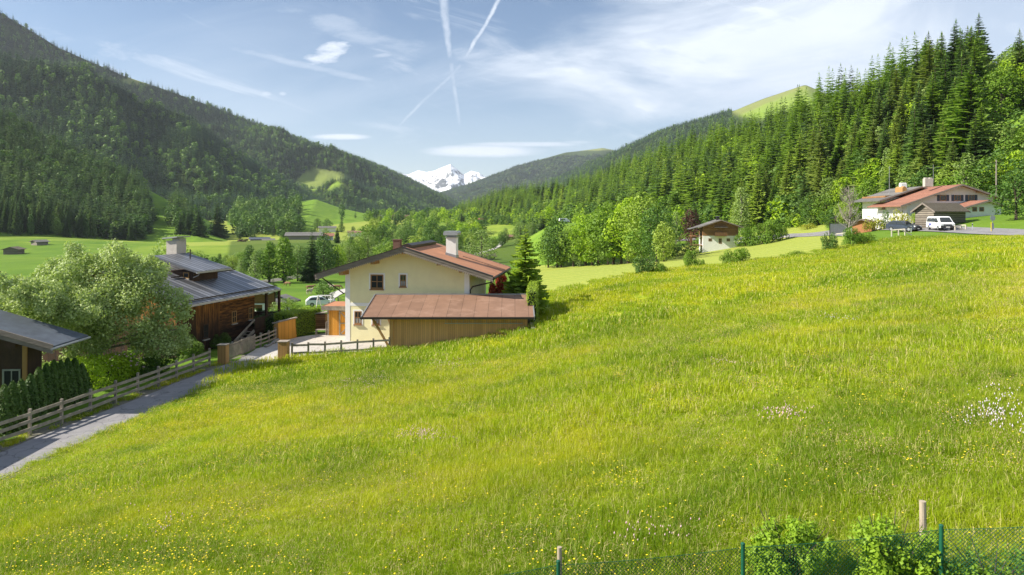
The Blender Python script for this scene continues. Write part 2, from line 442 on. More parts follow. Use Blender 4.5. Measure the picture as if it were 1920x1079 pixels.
VE = loft('road_embankment',
    [(975,492,262),(1000,505,240),(1040,508,225),(1090,505,215),(1180,500,210)],
    [(990,446,330),(1022,428,318),(1050,419,310),(1090,418,310),(1200,420,300)],
    M['hill'], 40, 20, .8, .8, .03, 60, 44)

def snow_mat():
    m, g, b, out = newmat('snow_and_rock')
    geo = g.n.new('ShaderNodeNewGeometry'); P = geo.outputs['Position']
    nz = g.sep(geo.outputs['True Normal'])[2]
    n = g.noise(g.vm('MULTIPLY', P, (1, 1, .8)), .011, 9, .75)
    f = g.sstep(g.m('ADD', g.m('MULTIPLY', nz, .45), n), .74, .83)
    alt = g.sstep(g.m('ADD', g.sep(P)[2], g.m('MULTIPLY', n, 300)), 230, 420)
    rock = g.mix(n, (.07, .08, .09), (.16, .17, .18))
    c = g.mix(g.m('MULTIPLY', f, alt), rock, (.92, .93, .96))
    g.put(b.inputs['Base Color'], c); b.inputs['Roughness'].default_value = .9
    return m
M['snow'] = snow_mat()
loft('snow_mountain',
    [(px, 420, 8200) for px in (700,735,765,785,800,815,830,845,856,870,884,898,930)],
    [(px, y, 10500) for px, y in ((700,330),(735,322),(765,328),(785,320),(800,323),(815,320),(830,314),(845,308),(856,318),(870,328),(884,321),(898,326),(930,345))],
    M['snow'], 200, 80, 1.0, 170, .0016, 900, 52, 1.0)
# ------------------------------------------------------------------ foliage materials
M['spruce'] = leafmat('spruce_needles', (.10, .20, .018), (.26, .38, .035), (.33, .43, .06), .3)
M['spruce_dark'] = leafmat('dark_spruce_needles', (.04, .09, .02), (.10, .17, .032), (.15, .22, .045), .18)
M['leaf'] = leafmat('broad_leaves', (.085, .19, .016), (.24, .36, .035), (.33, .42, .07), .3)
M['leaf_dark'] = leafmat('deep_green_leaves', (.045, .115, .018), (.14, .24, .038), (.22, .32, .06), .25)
M['leaf_pale'] = leafmat('silvery_leaves', (.24, .33, .09), (.56, .64, .30), None, .3)
M['leaf_grey'] = leafmat('willow_leaves', (.15, .24, .055), (.31, .41, .11), None, .28)
M['leaf_red'] = leafmat('red_maple_leaves', (.20, .02, .012), (.42, .05, .03), None, .3)
M['leaf_purple'] = leafmat('purple_leaves', (.05, .02, .018), (.13, .05, .035), None, .2)
M['leaf_yellow'] = leafmat('golden_leaves', (.30, .34, .03), (.55, .50, .05), None, .3)
M['leaf_bright'] = leafmat('fresh_green_leaves', (.20, .36, .012), (.46, .60, .035), None, .38)
M['thuja'] = leafmat('thuja_foliage', (.03, .08, .012), (.10, .17, .025), None, .15)
M['hedge'] = leafmat('hedge_foliage', (.12, .25, .015), (.42, .50, .035), None, .2, 1.2)
M['far_mix'] = leafmat('mountain_wood', (.020, .058, .024), (.060, .122, .036), (.12, .20, .045), .15, .01)
M['far_leaf'] = leafmat('mountain_broadleaf', (.10, .19, .035), (.19, .30, .06), None, .25, .01)
M['bark'] = mat('bark', (.10, .075, .055), (.05, .038, .03), 6, .9, .6, (1, 1, .25))
M['bark_pale'] = mat('pale_bark', (.30, .27, .23), (.15, .13, .11), 5, .9, .4, (1, 1, .3))

def leaves(P, N, size, m, name, asp=.6, fold=True):
    """diamond leaves / leaf clumps at P facing N; sizes per leaf"""
    n = len(P); N = N/np.maximum(np.linalg.norm(N, axis=1, keepdims=True), 1e-6)
    A = RNG.normal(size=(n, 3)); A -= (A*N).sum(1, keepdims=True)*N; A /= np.maximum(np.linalg.norm(A, axis=1, keepdims=True), 1e-6)
    B = np.cross(N, A); s = size[:, None] if isinstance(size, np.ndarray) else size
    k = .12*s*N
    V = np.stack([P-A*s*.5, P-B*s*asp*.5-k+A*s*.05, P+A*s*.5, P+B*s*asp*.5-k+A*s*.05], 1).reshape(-1, 3)
    return npmesh(name, V, np.arange(4*n).reshape(-1, 4), m)

def lobes_crown(lobes, n, size, m, name, up=.35, jit=.55, shell=(.72, 1.05), asp=.6):
    L = np.array(lobes)      # x y z rx ry rz
    w = (L[:,3]*L[:,5]+L[:,3]*L[:,4]); w = w/w.sum()
    P = []; Nn = []; need = n
    while need > 0:
        k = RNG.choice(len(L), int(need*1.6)+50, p=w)
        d = RNG.normal(size=(len(k), 3)); d /= np.linalg.norm(d, axis=1, keepdims=True)
        rr = RNG.uniform(shell[0], shell[1], len(k))**1
        p = L[k,:3]+d*L[k,3:]*rr[:,None]
        ok = np.ones(len(k), bool)
        for i in range(len(L)):
            q = (p-L[i,:3])/L[i,3:]
            ok &= ((q**2).sum(1) > .42) | (k == i)
        p = p[ok][:need]; d = d[ok][:need]; P.append(p); Nn.append(d); need -= len(p)
    P = np.concatenate(P); D = np.concatenate(Nn)
    N = D+RNG.normal(size=D.shape)*jit+np.array([0, 0, up])
    return leaves(P, N, size*RNG.uniform(.6, 1.35, len(P)), m, name, asp)

def make_lobes(seed, R0, z0, z1, count, lr, shape='round'):
    rnd = random.Random(seed); out = []
    H = z1-z0
    for i in range(count):
        t = (i+.5)/count; a = i*2.399963+rnd.uniform(-.4, .4)
        if shape == 'round': prof = math.sin(math.pi*min(1, .12+.86*t))**.6
        elif shape == 'tall': prof = (1-t)**.45*min(1, .45+t*3)
        else: prof = min(1, .5+t)*(1-t**3)
        r = R0*prof*rnd.uniform(.45, .95); q = lr*rnd.uniform(.65, 1.25)*(.6+.4*prof)
        out.append((math.cos(a)*max(0, r-q*.5), math.sin(a)*max(0, r-q*.5), z0+H*t*rnd.uniform(.94, 1.02), q, q, q*rnd.uniform(.7, 1.0)))
    return out

def broad_trunk(lobes, h, r, seed, fork=.3, nl=10, name='trunk', m=None):
    rnd = random.Random(seed); mb = MB(); top = Vector((rnd.uniform(-.02, .02)*h, rnd.uniform(-.02, .02)*h, h*.8))
    pts = [Vector((0, 0, -.03*h)), Vector((0, 0, h*fork)), Vector(top*.7+Vector((0,0,h*.02))), top]
    mb.path(pts, [r, r*.75, r*.45, r*.15], 7)
    for k in range(min(nl, len(lobes))):
        L = lobes[(k*7) % len(lobes)]; e = Vector(L[:3]); s = Vector((0, 0, h*fork+(e.z-h*fork)*.35 if e.z > h*fork else h*fork*.8))
        mid = s.lerp(e, .5)+Vector((0, 0, .03*h)); mb.path([s, mid, e], [r*.4, r*.25, r*.08], 5)
    return mb.mesh(name, m or M['bark'])

def spruce_crown(seed, levels, per, R0, m, name, z0=.06, twigs=3, droop=.30):
    """whorls of drooping branches, each a folded fan of ragged sprays; unit height"""
    rnd = random.Random(seed); V = []; Fc = []
    lop = rnd.uniform(0, 6.28); lopa = rnd.uniform(.05, .18)
    for k in range(levels):
        t = (k+rnd.uniform(0, .6))/levels; z = z0+(1-z0)*t
        Rz = R0*((1-t)**.78)*(.92+.16*rnd.random())+.006
        if t < .12: Rz *= .75+2*t
        nb = max(4, int(per*(1-.45*t))); a0 = rnd.uniform(0, 6.28)
        for b in range(nb):
            a = a0+6.283*b/nb+rnd.uniform(-.25, .25); z = z0+(1-z0)*t+rnd.uniform(-.55, .55)*(1-z0)/levels; L = Rz*rnd.uniform(.68, 1.12)*(1+lopa*math.cos(a-lop))
            dx, dy = math.cos(a), math.sin(a); sx, sy = -dy, dx
            up = .15*L*(t-.2); dr = droop*L*(1-t*.6)*rnd.uniform(.7, 1.3)
            wd = L*.36*rnd.uniform(.8, 1.2)
            def pt(u, w, dz=0): # u along, w sideways
                return (dx*L*u+sx*w, dy*L*u+sy*w, z+up*u-dr*u*u+dr*.25*max(0, u-.8)*5*u+dz)
            for q in range(twigs):
                u0 = .12+.80*q/twigs; u1 = u0+.95/twigs+.12
                hw = wd*(1-.55*u0); hang = -hw*.55
                o = len(V)
                V += [pt(u0, 0), pt(u0+.05, hw, hang*rnd.uniform(.6, 1.3)), pt(u1, hw*.15, -.01*L), pt(u0+.05, -hw, hang*rnd.uniform(.6, 1.3))]
                Fc += [(o, o+1, o+2), (o, o+2, o+3)]
                if twigs > 2:
                    o = len(V); w2 = rnd.uniform(-.4, .4)*hw
                    V += [pt(u0, w2), pt(u1, w2*.6), pt((u0+u1)/2, w2*.9, -wd*.55*rnd.uniform(.6, 1.4))]; Fc += [(o, o+1, o+2)]
    o = len(V); V += [(0, 0, 1.02), (.008, 0, .96), (-.004, .007, .96), (-.004, -.007, .96)]; Fc += [(o, o+1, o+2), (o, o+2, o+3), (o, o+3, o+1)]
    return npmesh(name, np.array(V), np.array(Fc), m)

def trunk_unit(r, name='trunk', m=None, h=.97):
    return MB().tube((0, 0, -.04), (0, 0, h), r, r*.1, 6).mesh(name, m or M['bark'])

M['spruce_warm'] = leafmat('olive_spruce_needles', (.11, .17, .025), (.26, .33, .05), None, .28)
M['spruce_mid'] = leafmat('mid_green_spruce_needles', (.06, .14, .02), (.17, .28, .035), None, .25)
SPR = [(spruce_crown(10+i, [50, 42, 54, 46][i], 10, [.185, .15, .22, .185][i], M[['spruce', 'spruce_mid', 'spruce', 'spruce_warm'][i]], 'crown'), trunk_unit(.011)) for i in range(4)]
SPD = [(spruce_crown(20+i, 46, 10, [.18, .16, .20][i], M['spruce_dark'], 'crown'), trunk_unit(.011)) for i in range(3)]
def broad_set(seed, m, n, size, R0=.34, z0=.2, cnt=26, lr=.14, shape='round', bark=None, fork=.25, asp=.75):
    L = make_lobes(seed, R0, z0, .93, cnt, lr, shape)
    return (lobes_crown(L, n, size, m, 'crown', asp=asp), broad_trunk(L, 1.0, .022, seed, fork, 9, m=bark))
BR = {
 'leaf': [broad_set(31+i, M['leaf'], 2600, .034, [.36, .42, .30][i], [.12, .16, .1][i]) for i in range(3)],
 'dark': [broad_set(41+i, M['leaf_dark'], 2600, .034, [.36, .42][i], .14) for i in range(2)],
 'tall': [broad_set(51+i, M['leaf_dark'], 2400, .030, .22, .08, 28, .10, 'tall') for i in range(2)],
 'tallb': [broad_set(56+i, M['leaf'], 2400, .030, .21, .1, 28, .10, 'tall') for i in range(2)],
 'grey': [broad_set(61, M['leaf_grey'], 2600, .030, .4, .06), broad_set(62, M['leaf_grey'], 2400, .028, .3, .08, 26, .11, 'tall', M['bark_pale'])],
 'bright': [broad_set(71, M['leaf_bright'], 3000, .034, .36, .12)],
 'purple': [broad_set(75, M['leaf_purple'], 2600, .036, .42, .1)],
}
def bush_crown(seed, n, size, m, name='crown', rz=.5, cnt=22, lr=.30, asp=.65):
    rnd = random.Random(seed); L = []
    for i in range(cnt):
        a = rnd.uniform(0, 6.28); r = rnd.random()**.6*.72; z = rnd.uniform(.12, .8)*(1-.45*r*r)
        q = lr*rnd.uniform(.6, 1.15); L.append((math.cos(a)*r, math.sin(a)*r, z, q, q, q*.8))
    return lobes_crown(L, n, size, m, name, asp=asp)

def plant(name, tmpl, loc, h, label, cat='tree', group=None, w=1.0, rz=None):
    crown, trunk = tmpl
    o = thing(name, label, cat, loc, random.uniform(0, 6.28) if rz is None else rz, group); o.scale = (h*w, h*w, h)
    for nm, me in (('trunk', trunk), ('crown', crown)):
        c = bpy.data.objects.new(nm, me); link(c, o)
    return o

# ------------------------------------------------------------------ scattered ground cover and far woods (one object each)
def stuff(name, P, sc, rot, idx, tmpls, label, cat, m=None):
    P = np.asarray(P, np.float32); n = len(P)
    me = bpy.data.meshes.new(name); me.vertices.add(n); me.vertices.foreach_set('co', P.ravel())
    for nm, ty, a in (('sc', 'FLOAT_VECTOR', sc), ('rot', 'FLOAT_VECTOR', rot)):
        at = me.attributes.new(nm, ty, 'POINT'); at.data.foreach_set('vector', np.asarray(a, np.float32).ravel())
    at = me.attributes.new('idx', 'INT', 'POINT'); at.data.foreach_set('value', np.asarray(idx, np.int32))
    o = bpy.data.objects.new(name, me); link(o); o['kind'] = 'stuff'; tag(o, label, cat)
    ng = bpy.data.node_groups.new(name+'_scatter', 'GeometryNodeTree')
    ng.interface.new_socket('Geometry', in_out='INPUT', socket_type='NodeSocketGeometry')
    ng.interface.new_socket('Geometry', in_out='OUTPUT', socket_type='NodeSocketGeometry')
    N = ng.nodes; Lk = ng.links
    gi = N.new('NodeGroupInput'); go = N.new('NodeGroupOutput'); j = N.new('GeometryNodeJoinGeometry')
    def attr(nm, ty):
        a = N.new('GeometryNodeInputNamedAttribute'); a.data_type = ty; a.inputs['Name'].default_value = nm; return a.outputs[0]
    sca = attr('sc', 'FLOAT_VECTOR'); ro = attr('rot', 'FLOAT_VECTOR'); ix = attr('idx', 'INT')
    for k, tm in enumerate(tmpls):
        t = bpy.data.objects.new(name+'_sprig', tm)
        oi = N.new('GeometryNodeObjectInfo'); oi.inputs['Object'].default_value = t
        ip = N.new('GeometryNodeInstanceOnPoints'); cm = N.new('FunctionNodeCompare'); cm.data_type = 'INT'; cm.operation = 'EQUAL'
        ci = [s for s in cm.inputs if s.type == 'INT']
        Lk.new(ix, ci[0]); ci[1].default_value = k
        Lk.new(gi.outputs[0], ip.inputs['Points']); Lk.new(cm.outputs[0], ip.inputs['Selection'])
        Lk.new(oi.outputs['Geometry'], ip.inputs['Instance']); Lk.new(ro, ip.inputs['Rotation']); Lk.new(sca, ip.inputs['Scale'])
        Lk.new(ip.outputs[0], j.inputs[0])
    Lk.new(j.outputs[0], go.inputs[0])
    md = o.modifiers.new('scatter', 'NODES'); md.node_group = ng
    return o
def upright(n): r = np.zeros((n, 3)); r[:,2] = RNG.uniform(0, 6.28, n); return r
def fnoise(P, s, seed=0.):
    return np.array([noise.noise(Vector((p[0]*s+seed, p[1]*s, p[2]*s*.5))) for p in P])

# low detail trees for woods half a kilometre and more away
def far_con(seed, m):
    return spruce_crown(seed, 9, 7, .19, m, 'far_conifer', .04, 1, .35)
FC = [far_con(101, M['far_mix']), far_con(102, M['far_mix']), far_con(103, M['far_mix'])]
def far_broad(seed, m):
    return lobes_crown(make_lobes(seed, .38, .15, .95, 9, .24), 90, .2, m, 'far_broadleaf', asp=.9)
FB = [far_broad(111, M['far_leaf']), far_broad(112, M['far_leaf'])]

def wood(name, V, dens, hh, label, clear=(), light=.1, smax=1., shape=0, maxn=190000, mask=None, extra=None, w=1.0):
    P, t, s = sample(V, dens, maxn); px, py = topx(P)
    ok = s < smax
    for (x, y, rx, ry) in clear:
        ok &= (((px-x)/rx)**2+((py-y)/ry)**2 + fnoise(P, .012, 5)*1.1) > 1
    if mask is not None: ok &= mask(P, px, py, s)
    ok &= (px > -420) & (px < 2350)
    P = P[ok]; px = px[ok]; n = len(P)
    nz = fnoise(P, .008, 9); lt = RNG.random(n) < np.clip(light+nz*light*2.2, .01, .9)
    h = hh*RNG.uniform(.6, 1.2, n)*(1+.25*fnoise(P, .03, 2)); h = np.where(lt, h*.72, h)
    P[:,2] -= .5
    idx = np.where(lt, 3+RNG.integers(0, 2, n), RNG.integers(0, 3, n))
    print(name, n)
    return stuff(name, P, np.stack([h*w, h*w, h], 1), upright(n), idx, FC+FB, label, 'wood')

wood('forest', VM2, 1/62., 25, 'dense conifer wood covering the middle slope of the mountain on the left', light=.07)
wood('forest', VM3, 1/85., 25, 'bluish conifer wood on the highest long ridge behind the left slopes', light=.09,
     clear=[(265,152,34,9),(600,338,42,20),(1000,440,1,1)])
wood('forest', VR1, 1/95., 22, 'conifer wood below the bare grassy summit on the right', light=.06, maxn=60000,
     mask=lambda P, px, py, s: ~((px > 1372) & (py < 226+ (px-1372)*.25)) & ((py > 215) | (px < 1380)))
wood('forest', VR2, 1/200., 24, 'hazy wood on the farthest green mountain beside the snowy peak', light=.03, maxn=90000,
     mask=lambda P, px, py, s: s < .96-.10*np.clip((px-1000)/130, 0, 1), w=1.9)
# ------------------------------------------------------------------ the wood on the right slope: nearest trees one by one
def zsheet(V, nx=400):
    """height lookup for a loft by nearest grid point"""
    Pn = V.reshape(-1, 3)
    return Pn
def jit(P, t, s, cell):
    """thin a random sample so that no two stand in one cell"""
    seen = set(); keep = []
    for i, p in enumerate(P):
        k = (int(p[0]//cell), int(p[1]//cell))
        if k in seen: continue
        seen.add(k); keep.append(i)
    return np.array(keep)
P, t, s = sample(VR, 1/5., 90000); k = jit(P, t, s, 4.6); P = P[k]; s = s[k]; t = t[k]
px, py = topx(P)
grassy = (px > 1835) & (s > .05) & (s < .62) & (((px-1905)/75)**2+((py-265)/75)**2 < 1)
ok = (px > 820) & (px < 2250) & (s > .02) & ~grassy
ok &= ~((((px-1045)/45)**2+((py-388)/13)**2) < 1)
P = P[ok]; px = px[ok]; py = py[ok]; s = s[ok]
o = np.argsort(P[:,1]); P = P[o]; px = px[o]; py = py[o]; s = s[o]
nz = fnoise(P, .02, 3)
n_con = n_bro = 0; rest = []; rest_h = []; rest_i = []
for i in range(len(P)):
    x, y, z = P[i]; a, b, ss = px[i], py[i], s[i]
    bro = .17+.45*max(0, 1-ss*7)+.5*max(0, nz[i]-.15)
    if a > 1845: bro = .93
    if a < 1180: bro += .25*(ss < .35)
    broad = random.random() < bro
    infr = -30 < a < 1990
    h = (random.choice([random.uniform(12, 19), random.uniform(18, 27), random.uniform(20, 28)]) if not broad else random.uniform(10, 17))*(1+.15*nz[i])
    if ss < .12: h *= .8
    if a > 1700 and not broad: h *= 1.12
    if infr and not broad and n_con < 195:
        n_con += 1; q = random.random()
        plant('spruce', SPR[random.randrange(4)] if q < .75 else SPD[random.randrange(3)], (x, y, z-.3), h,
              'tall spruce standing among many others in the sunlit wood on the right slope', 'tree', 'spruces of the wood on the right slope', random.uniform(1.05, 1.4))
    elif infr and broad and n_bro < 85:
        n_bro += 1; kd = random.choice(['leaf','leaf','tallb','bright','dark','grey'])
        plant('broadleaf_tree', random.choice(BR[kd]), (x, y, z-.3), h,
              'bushy light green broadleaf tree growing between the spruces of the right slope', 'tree', 'broadleaf trees in the wood on the right slope', random.uniform(1.15, 1.5))
    else:
        rest.append((x, y, z-.3)); rest_h.append(h); rest_i.append(random.randrange(4) if not broad else 4+random.randrange(4))
print('right wood', n_con, n_bro, len(rest))
n = len(rest); h = np.array(rest_h)
SPm = [spruce_crown(200+i, 27, 9, [.175,.15,.185,.165][i], M['spruce'] if i != 2 else M['spruce_dark'], 'spruce_sprig', .05, 2) for i in range(4)]
BRm = [lobes_crown(make_lobes(210+i, .36, .12, .94, 16, .18), 500, .075, [M['leaf'], M['leaf_dark'], M['leaf'], M['leaf_bright']][i], 'leafy_sprig', asp=.8) for i in range(4)]
stuff('forest', rest, np.stack([h*1.3, h*1.3, h], 1), upright(n), rest_i, SPm+BRm, 'upper part of the dense mixed wood on the right slope', 'wood')

# underwood along the foot of the slope
P, t, s = sample(VR, 1/14., 9000); px, py = topx(P); ok = (px > 830) & (s < .5) & (px < 2250) & ~((px > 1860) & (s > .1)); P = P[ok]; n = len(P); h = RNG.uniform(2.5, 6, n)
stuff('undergrowth', P, np.stack([h*1.2, h*1.2, h], 1), upright(n), RNG.integers(0, 4, n), BRm, 'leafy undergrowth between the trunks of the right hand wood', 'undergrowth')

# ------------------------------------------------------------------ the dark wood on the left hillside
P, t, s = sample(VL, 1/9., 60000); k = jit(P, t, s, 6.2); P = P[k]; s = s[k]; px, py = topx(P)
clear = ((px > 268) & (py > 352+(px-268)*.22) & (px < 460)) & ~((((px-345)/32)**2+((py-405)/26)**2) < 1) & ~((((px-262)/28)**2+((py-410)/40)**2) < 1)
ok = (px > -420) & (px < 470) & (s > .03) & ~clear
P = P[ok]; px = px[ok]; s = s[ok]; o = np.argsort(P[:,1]); P = P[o]; px = px[o]; s = s[o]; nz = fnoise(P, .012, 8)
rest = []; rest_h = []; rest_i = []; n_con = n_bro = 0
for i in range(len(P)):
    x, y, z = P[i]; broad = random.random() < .12+.5*max(0, nz[i])+.15*(s[i] < .2)
    h = random.uniform(17, 28) if not broad else random.uniform(12, 18)
    if px[i] > 0 and n_con+n_bro < 75 and s[i] < .35:
        if broad: n_bro += 1
        else: n_con += 1
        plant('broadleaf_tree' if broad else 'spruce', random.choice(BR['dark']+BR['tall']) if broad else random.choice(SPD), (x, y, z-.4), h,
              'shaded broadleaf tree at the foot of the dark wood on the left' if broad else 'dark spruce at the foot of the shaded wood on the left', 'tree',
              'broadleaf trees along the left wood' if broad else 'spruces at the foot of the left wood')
    else:
        rest.append((x, y, z-.4)); rest_h.append(h); rest_i.append(3+random.randrange(2) if broad else random.randrange(3))
n = len(rest); h = np.array(rest_h)
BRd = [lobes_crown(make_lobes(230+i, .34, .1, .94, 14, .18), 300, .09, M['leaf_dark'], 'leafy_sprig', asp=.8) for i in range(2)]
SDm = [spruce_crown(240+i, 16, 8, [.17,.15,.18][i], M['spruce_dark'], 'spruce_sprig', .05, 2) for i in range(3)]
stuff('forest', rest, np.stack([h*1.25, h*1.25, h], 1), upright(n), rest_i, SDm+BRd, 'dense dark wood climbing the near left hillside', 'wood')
print('left wood', n_con, n_bro, n)

# ------------------------------------------------------------------ valley: trees set by where they stand
def T(name, kind, px, base, top, label, group=None, w=1., cat='tree', Y=None):
    if Y: p = Vector(((px-CX)/F*Y, Y, (HZ-base)/F*Y)); p.z = gz(p.x, p.y)
    else: p = hit(px, base, 60)
    h = p.z and (HZ-top)/F*p.y-p.z
    tm = random.choice(SPR if kind == 'spruce' else SPD if kind == 'sprd' else BR[kind])
    return plant(name, tm, (p.x, p.y, p.z-.15), h, label, cat, group, w*(1.35 if kind not in ('spruce', 'sprd') else 1.1))
g1 = 'trees along the stream below the fields'
T('willow','grey',478,530,466,'rounded grey green willow at the left end of the trees along the stream',None,.85)
T('broadleaf_tree','grey',452,528,480,'low bushy tree standing left of the rounded willow by the stream',None,.9)
T('broadleaf_tree','tallb',505,530,448,'slender light green tree right of the willow by the stream',None,1.)
T('broadleaf_tree','tallb',533,531,437,'tall bright topped tree in front of the long grey barn',None,1.1)
T('broadleaf_tree','dark',558,528,470,'dark rounded tree between the tall bright topped tree and the big spruce',None,.9)
T('spruce','sprd',585,530,431,'big dark spruce rising above the broadleaf trees by the stream',None,1.25)
T('broadleaf_tree','dark',607,512,436,'dark oval tree just right of the big spruce by the stream',None,.8)
T('maple_tree','bright',634,508,457,'round bright green maple above the left end of the yellow house roof',None,.78)
T('broadleaf_tree','grey',655,500,452,'grey green tree right of the bright green maple',None,.8)
for i in range(34):
    a = random.uniform(395, 660); Y = random.uniform(262, 330); x = (a-CX)/F*Y; h = random.uniform(6, 12) if a > 440 else random.uniform(4, 7)
    if 612 < a < 650: h *= .55
    k = random.choice(['grey','dark','tall','leaf','leaf'])
    plant('broadleaf_tree', random.choice(BR[k]), (x, Y, gz(x, Y)-.2), h, 'lower broadleaf tree in the thicket along the stream left of the yellow house', 'tree', g1, random.uniform(1.2, 1.7))
for i in range(118):
    a = random.uniform(650, 1010); Y = random.uniform(270, 620)
    if a > 905 and Y < 400: continue
    if a < 725 and Y > 400: continue
    x = (a-CX)/F*Y; h = random.uniform(7, 16)
    if 895 < a < 945 and Y > 330: h *= .6
    k = random.choice(['grey','dark','tall','leaf','leaf','dark','tallb','sp'])
    tm = random.choice(SPR) if k == 'sp' else random.choice(BR[k])
    plant('spruce' if k == 'sp' else 'broadleaf_tree', tm, (x, Y, gz(x, Y)-.2), h,
          'spruce among the broadleaf trees of the valley wood behind the yellow house' if k == 'sp' else 'rounded broadleaf tree in the valley wood behind the yellow house', 'tree',
          'spruces of the valley wood' if k == 'sp' else 'broadleaf trees of the valley wood', random.uniform(1.15, 1.6))
pts = []; hh = []
for i in range(240):
    a = random.uniform(690, 1040); Y = random.uniform(520, 1300)
    if 905 < a < 970 and Y < 850: continue
    x = (a-CX)/F*Y; pts.append((x, Y, gz(x, Y)-.2)); hh.append(random.uniform(12, 20))
n = len(pts); hh = np.array(hh)
stuff('forest', pts, np.stack([hh*1.35, hh*1.35, hh], 1), upright(n), RNG.integers(0, 8, n), SPm+BRm, 'mixed wood far up the valley floor', 'wood')
P, t, s = sample(VK, 1/70., 4000); px, py = topx(P); ok = (px < 560) | ((s > .95) & (px > 690)) | ((RNG.random(len(P)) < .03) & (px > 640)); ok &= px > 440; P = P[ok]; n = len(P); hh = RNG.uniform(12, 22, n)
stuff('forest', P, np.stack([hh*1.2, hh*1.2, hh], 1), upright(n), RNG.integers(0, 5, n), SDm+BRd, 'mixed wood on the left flank of the green slope in the valley', 'wood')
# single field trees
T('spruce','sprd',407,422,375,'broad dark spruce alone on the crest of the shaded left meadow',None,1.5,Y=640)
for a, b, tp, lb in [(372,430,388,'tallest of the dark spruces in the clump on the shaded left meadow'),(352,428,392,'middle spruce of the clump on the shaded left meadow'),(338,425,398,'leftmost spruce of the clump on the shaded left meadow')]:
    T('spruce','sprd',a,b,tp,lb,None,1.3,Y=600)
for a, tp, lb in [(432,402,'first'),(446,400,'second'),(457,399,'third'),(471,403,'fourth'),(487,403,'fifth')]:
    T('broadleaf_tree','dark',a,421,tp,lb+' round tree from the left in the row edging the pale field',None,.85)
T('broadleaf_tree','dark',534,428,396,'tall rounded tree behind the right end of the pale field',None,.8)
T('broadleaf_tree','dark',563,432,407,'rounded tree directly behind the long grey barn',None,.9)
T('broadleaf_tree','dark',595,432,408,'first dark rounded tree right of the long grey barn',None,.9)
T('broadleaf_tree','dark',613,434,410,'second dark rounded tree right of the long grey barn',None,.9)
T('broadleaf_tree','tall',640,436,414,'third dark rounded tree right of the long grey barn',None,1.2)
T('broadleaf_tree','leaf',700,462,408,'large round tree above the left slope of the yellow house roof',None,.8)
T('spruce','sprd',632,456,424,'narrow dark spruce in the field right of the long grey barn',None,1.)
for i in range(18):
    a = random.uniform(500, 700); Y = random.uniform(560, 760); x = (a-CX)/F*Y
    if 540 < a < 690 and Y < 640 : continue
    plant('broadleaf_tree', random.choice(BR['dark']+BR['tall']), (x, Y, gz(x, Y)-.2), random.uniform(7, 12), 'small round tree among the farms below the green slope', 'tree', 'small trees among the farms', 1.1)
T('broadleaf_tree','dark',370,510,470,'round tree just behind the metal roof right of the grave cross',None,1.1, Y=200)
T('broadleaf_tree','tall',400,512,478,'small dark tree behind the ridge of the metal roof',None,1.3, Y=190)
T('broadleaf_tree','grey',322,500,434,'bushy tree behind the tall chimney of the old wooden house',None,.9, Y=150)
T('spruce','sprd',512,575,520,'dark slim spruce between the metal roof and the yellow house',None,1.3, Y=105)
T('spruce','sprd',494,580,530,'lower dark spruce behind the eave of the metal roof',None,1.4, Y=100)
T('broadleaf_tree','dark',607,574,523,'small round tree on the lawn left of the yellow house',None,1.,Y=118)
T('fruit_tree','leaf',540,605,555,'light green fruit tree behind the long clipped hedge',None,1.1,Y=80)
T('fruit_tree','grey',519,606,562,'small pale leaved tree left of the fruit tree behind the hedge',None,1.2,Y=82)
T('fruit_tree','leaf',560,600,568,'low leafy tree directly over the clipped hedge',None,1.5,Y=84)
T('broadleaf_tree','dark',838,455,420,'dark round tree beyond the right field of the valley',None,1.)
T('broadleaf_tree','dark',942,462,432,'dark round tree beside the farm track in the valley',None,.9)
T('broadleaf_tree','leaf',925,466,450,'small bush like tree where the farm track bends',None,1.1)
# right: clump of tall trees by the mown field
gr = 'tall broadleaf trees at the far edge of the mown field'
for a, tp, k, ww in [(1028,430,'leaf',.7),(1052,440,'tallb',.9),(1075,425,'leaf',.8),(1098,405,'bright',.7),(1122,400,'leaf',.75),(1150,378,'leaf',.72),(1178,372,'bright',.72),(1205,366,'leaf',.75),(1232,385,'dark',.7),(1140,440,'dark',.9),(1190,445,'leaf',.9),(1088,455,'grey',.9),(1045,410,'dark',.7),(1165,400,'leaf',.8),(1220,398,'leaf',.8),(1245,420,'leaf',.8),(1110,430,'bright',.8)]:
    T('broadleaf_tree', k, a, 503-(a-1028)*.055, tp-6, 'tall leafy tree in the sunlit clump beyond the mown field', gr, ww*1.12)
T('copper_tree','purple',1296,462,390,'dark purple leaved tree beside the brown and white chalet',None,.62)
T('broadleaf_tree','grey',1268,462,392,'olive green tree between the tall clump and the purple tree',None,.7)
T('birch_tree','grey',1390,440,345,'pale birch behind the right side of the brown and white chalet',None,.8)
T('broadleaf_tree','dark',1520,425,360,'dense rounded tree at the wood edge right of the roadside birch',None,.8)
T('broadleaf_tree','leaf',1585,432,372,'light green tree in front of the small blue grey roof',None,.8)
T('maple_tree','dark',1905,418,316,'round crowned young maple at the right edge by the road',None,1.0,Y=104)
T('broadleaf_tree','leaf',1765,392,255,'pale leafy tree rising behind the large white house',None,.6,Y=170)
T('broadleaf_tree','grey',1665,395,270,'grey green tree left of the pole behind the wooden balcony house',None,.6,Y=185)

T('broadleaf_tree','dark',1566,433,388,'low dark tree hiding the wall of the small blue grey roofed house',None,1.2)
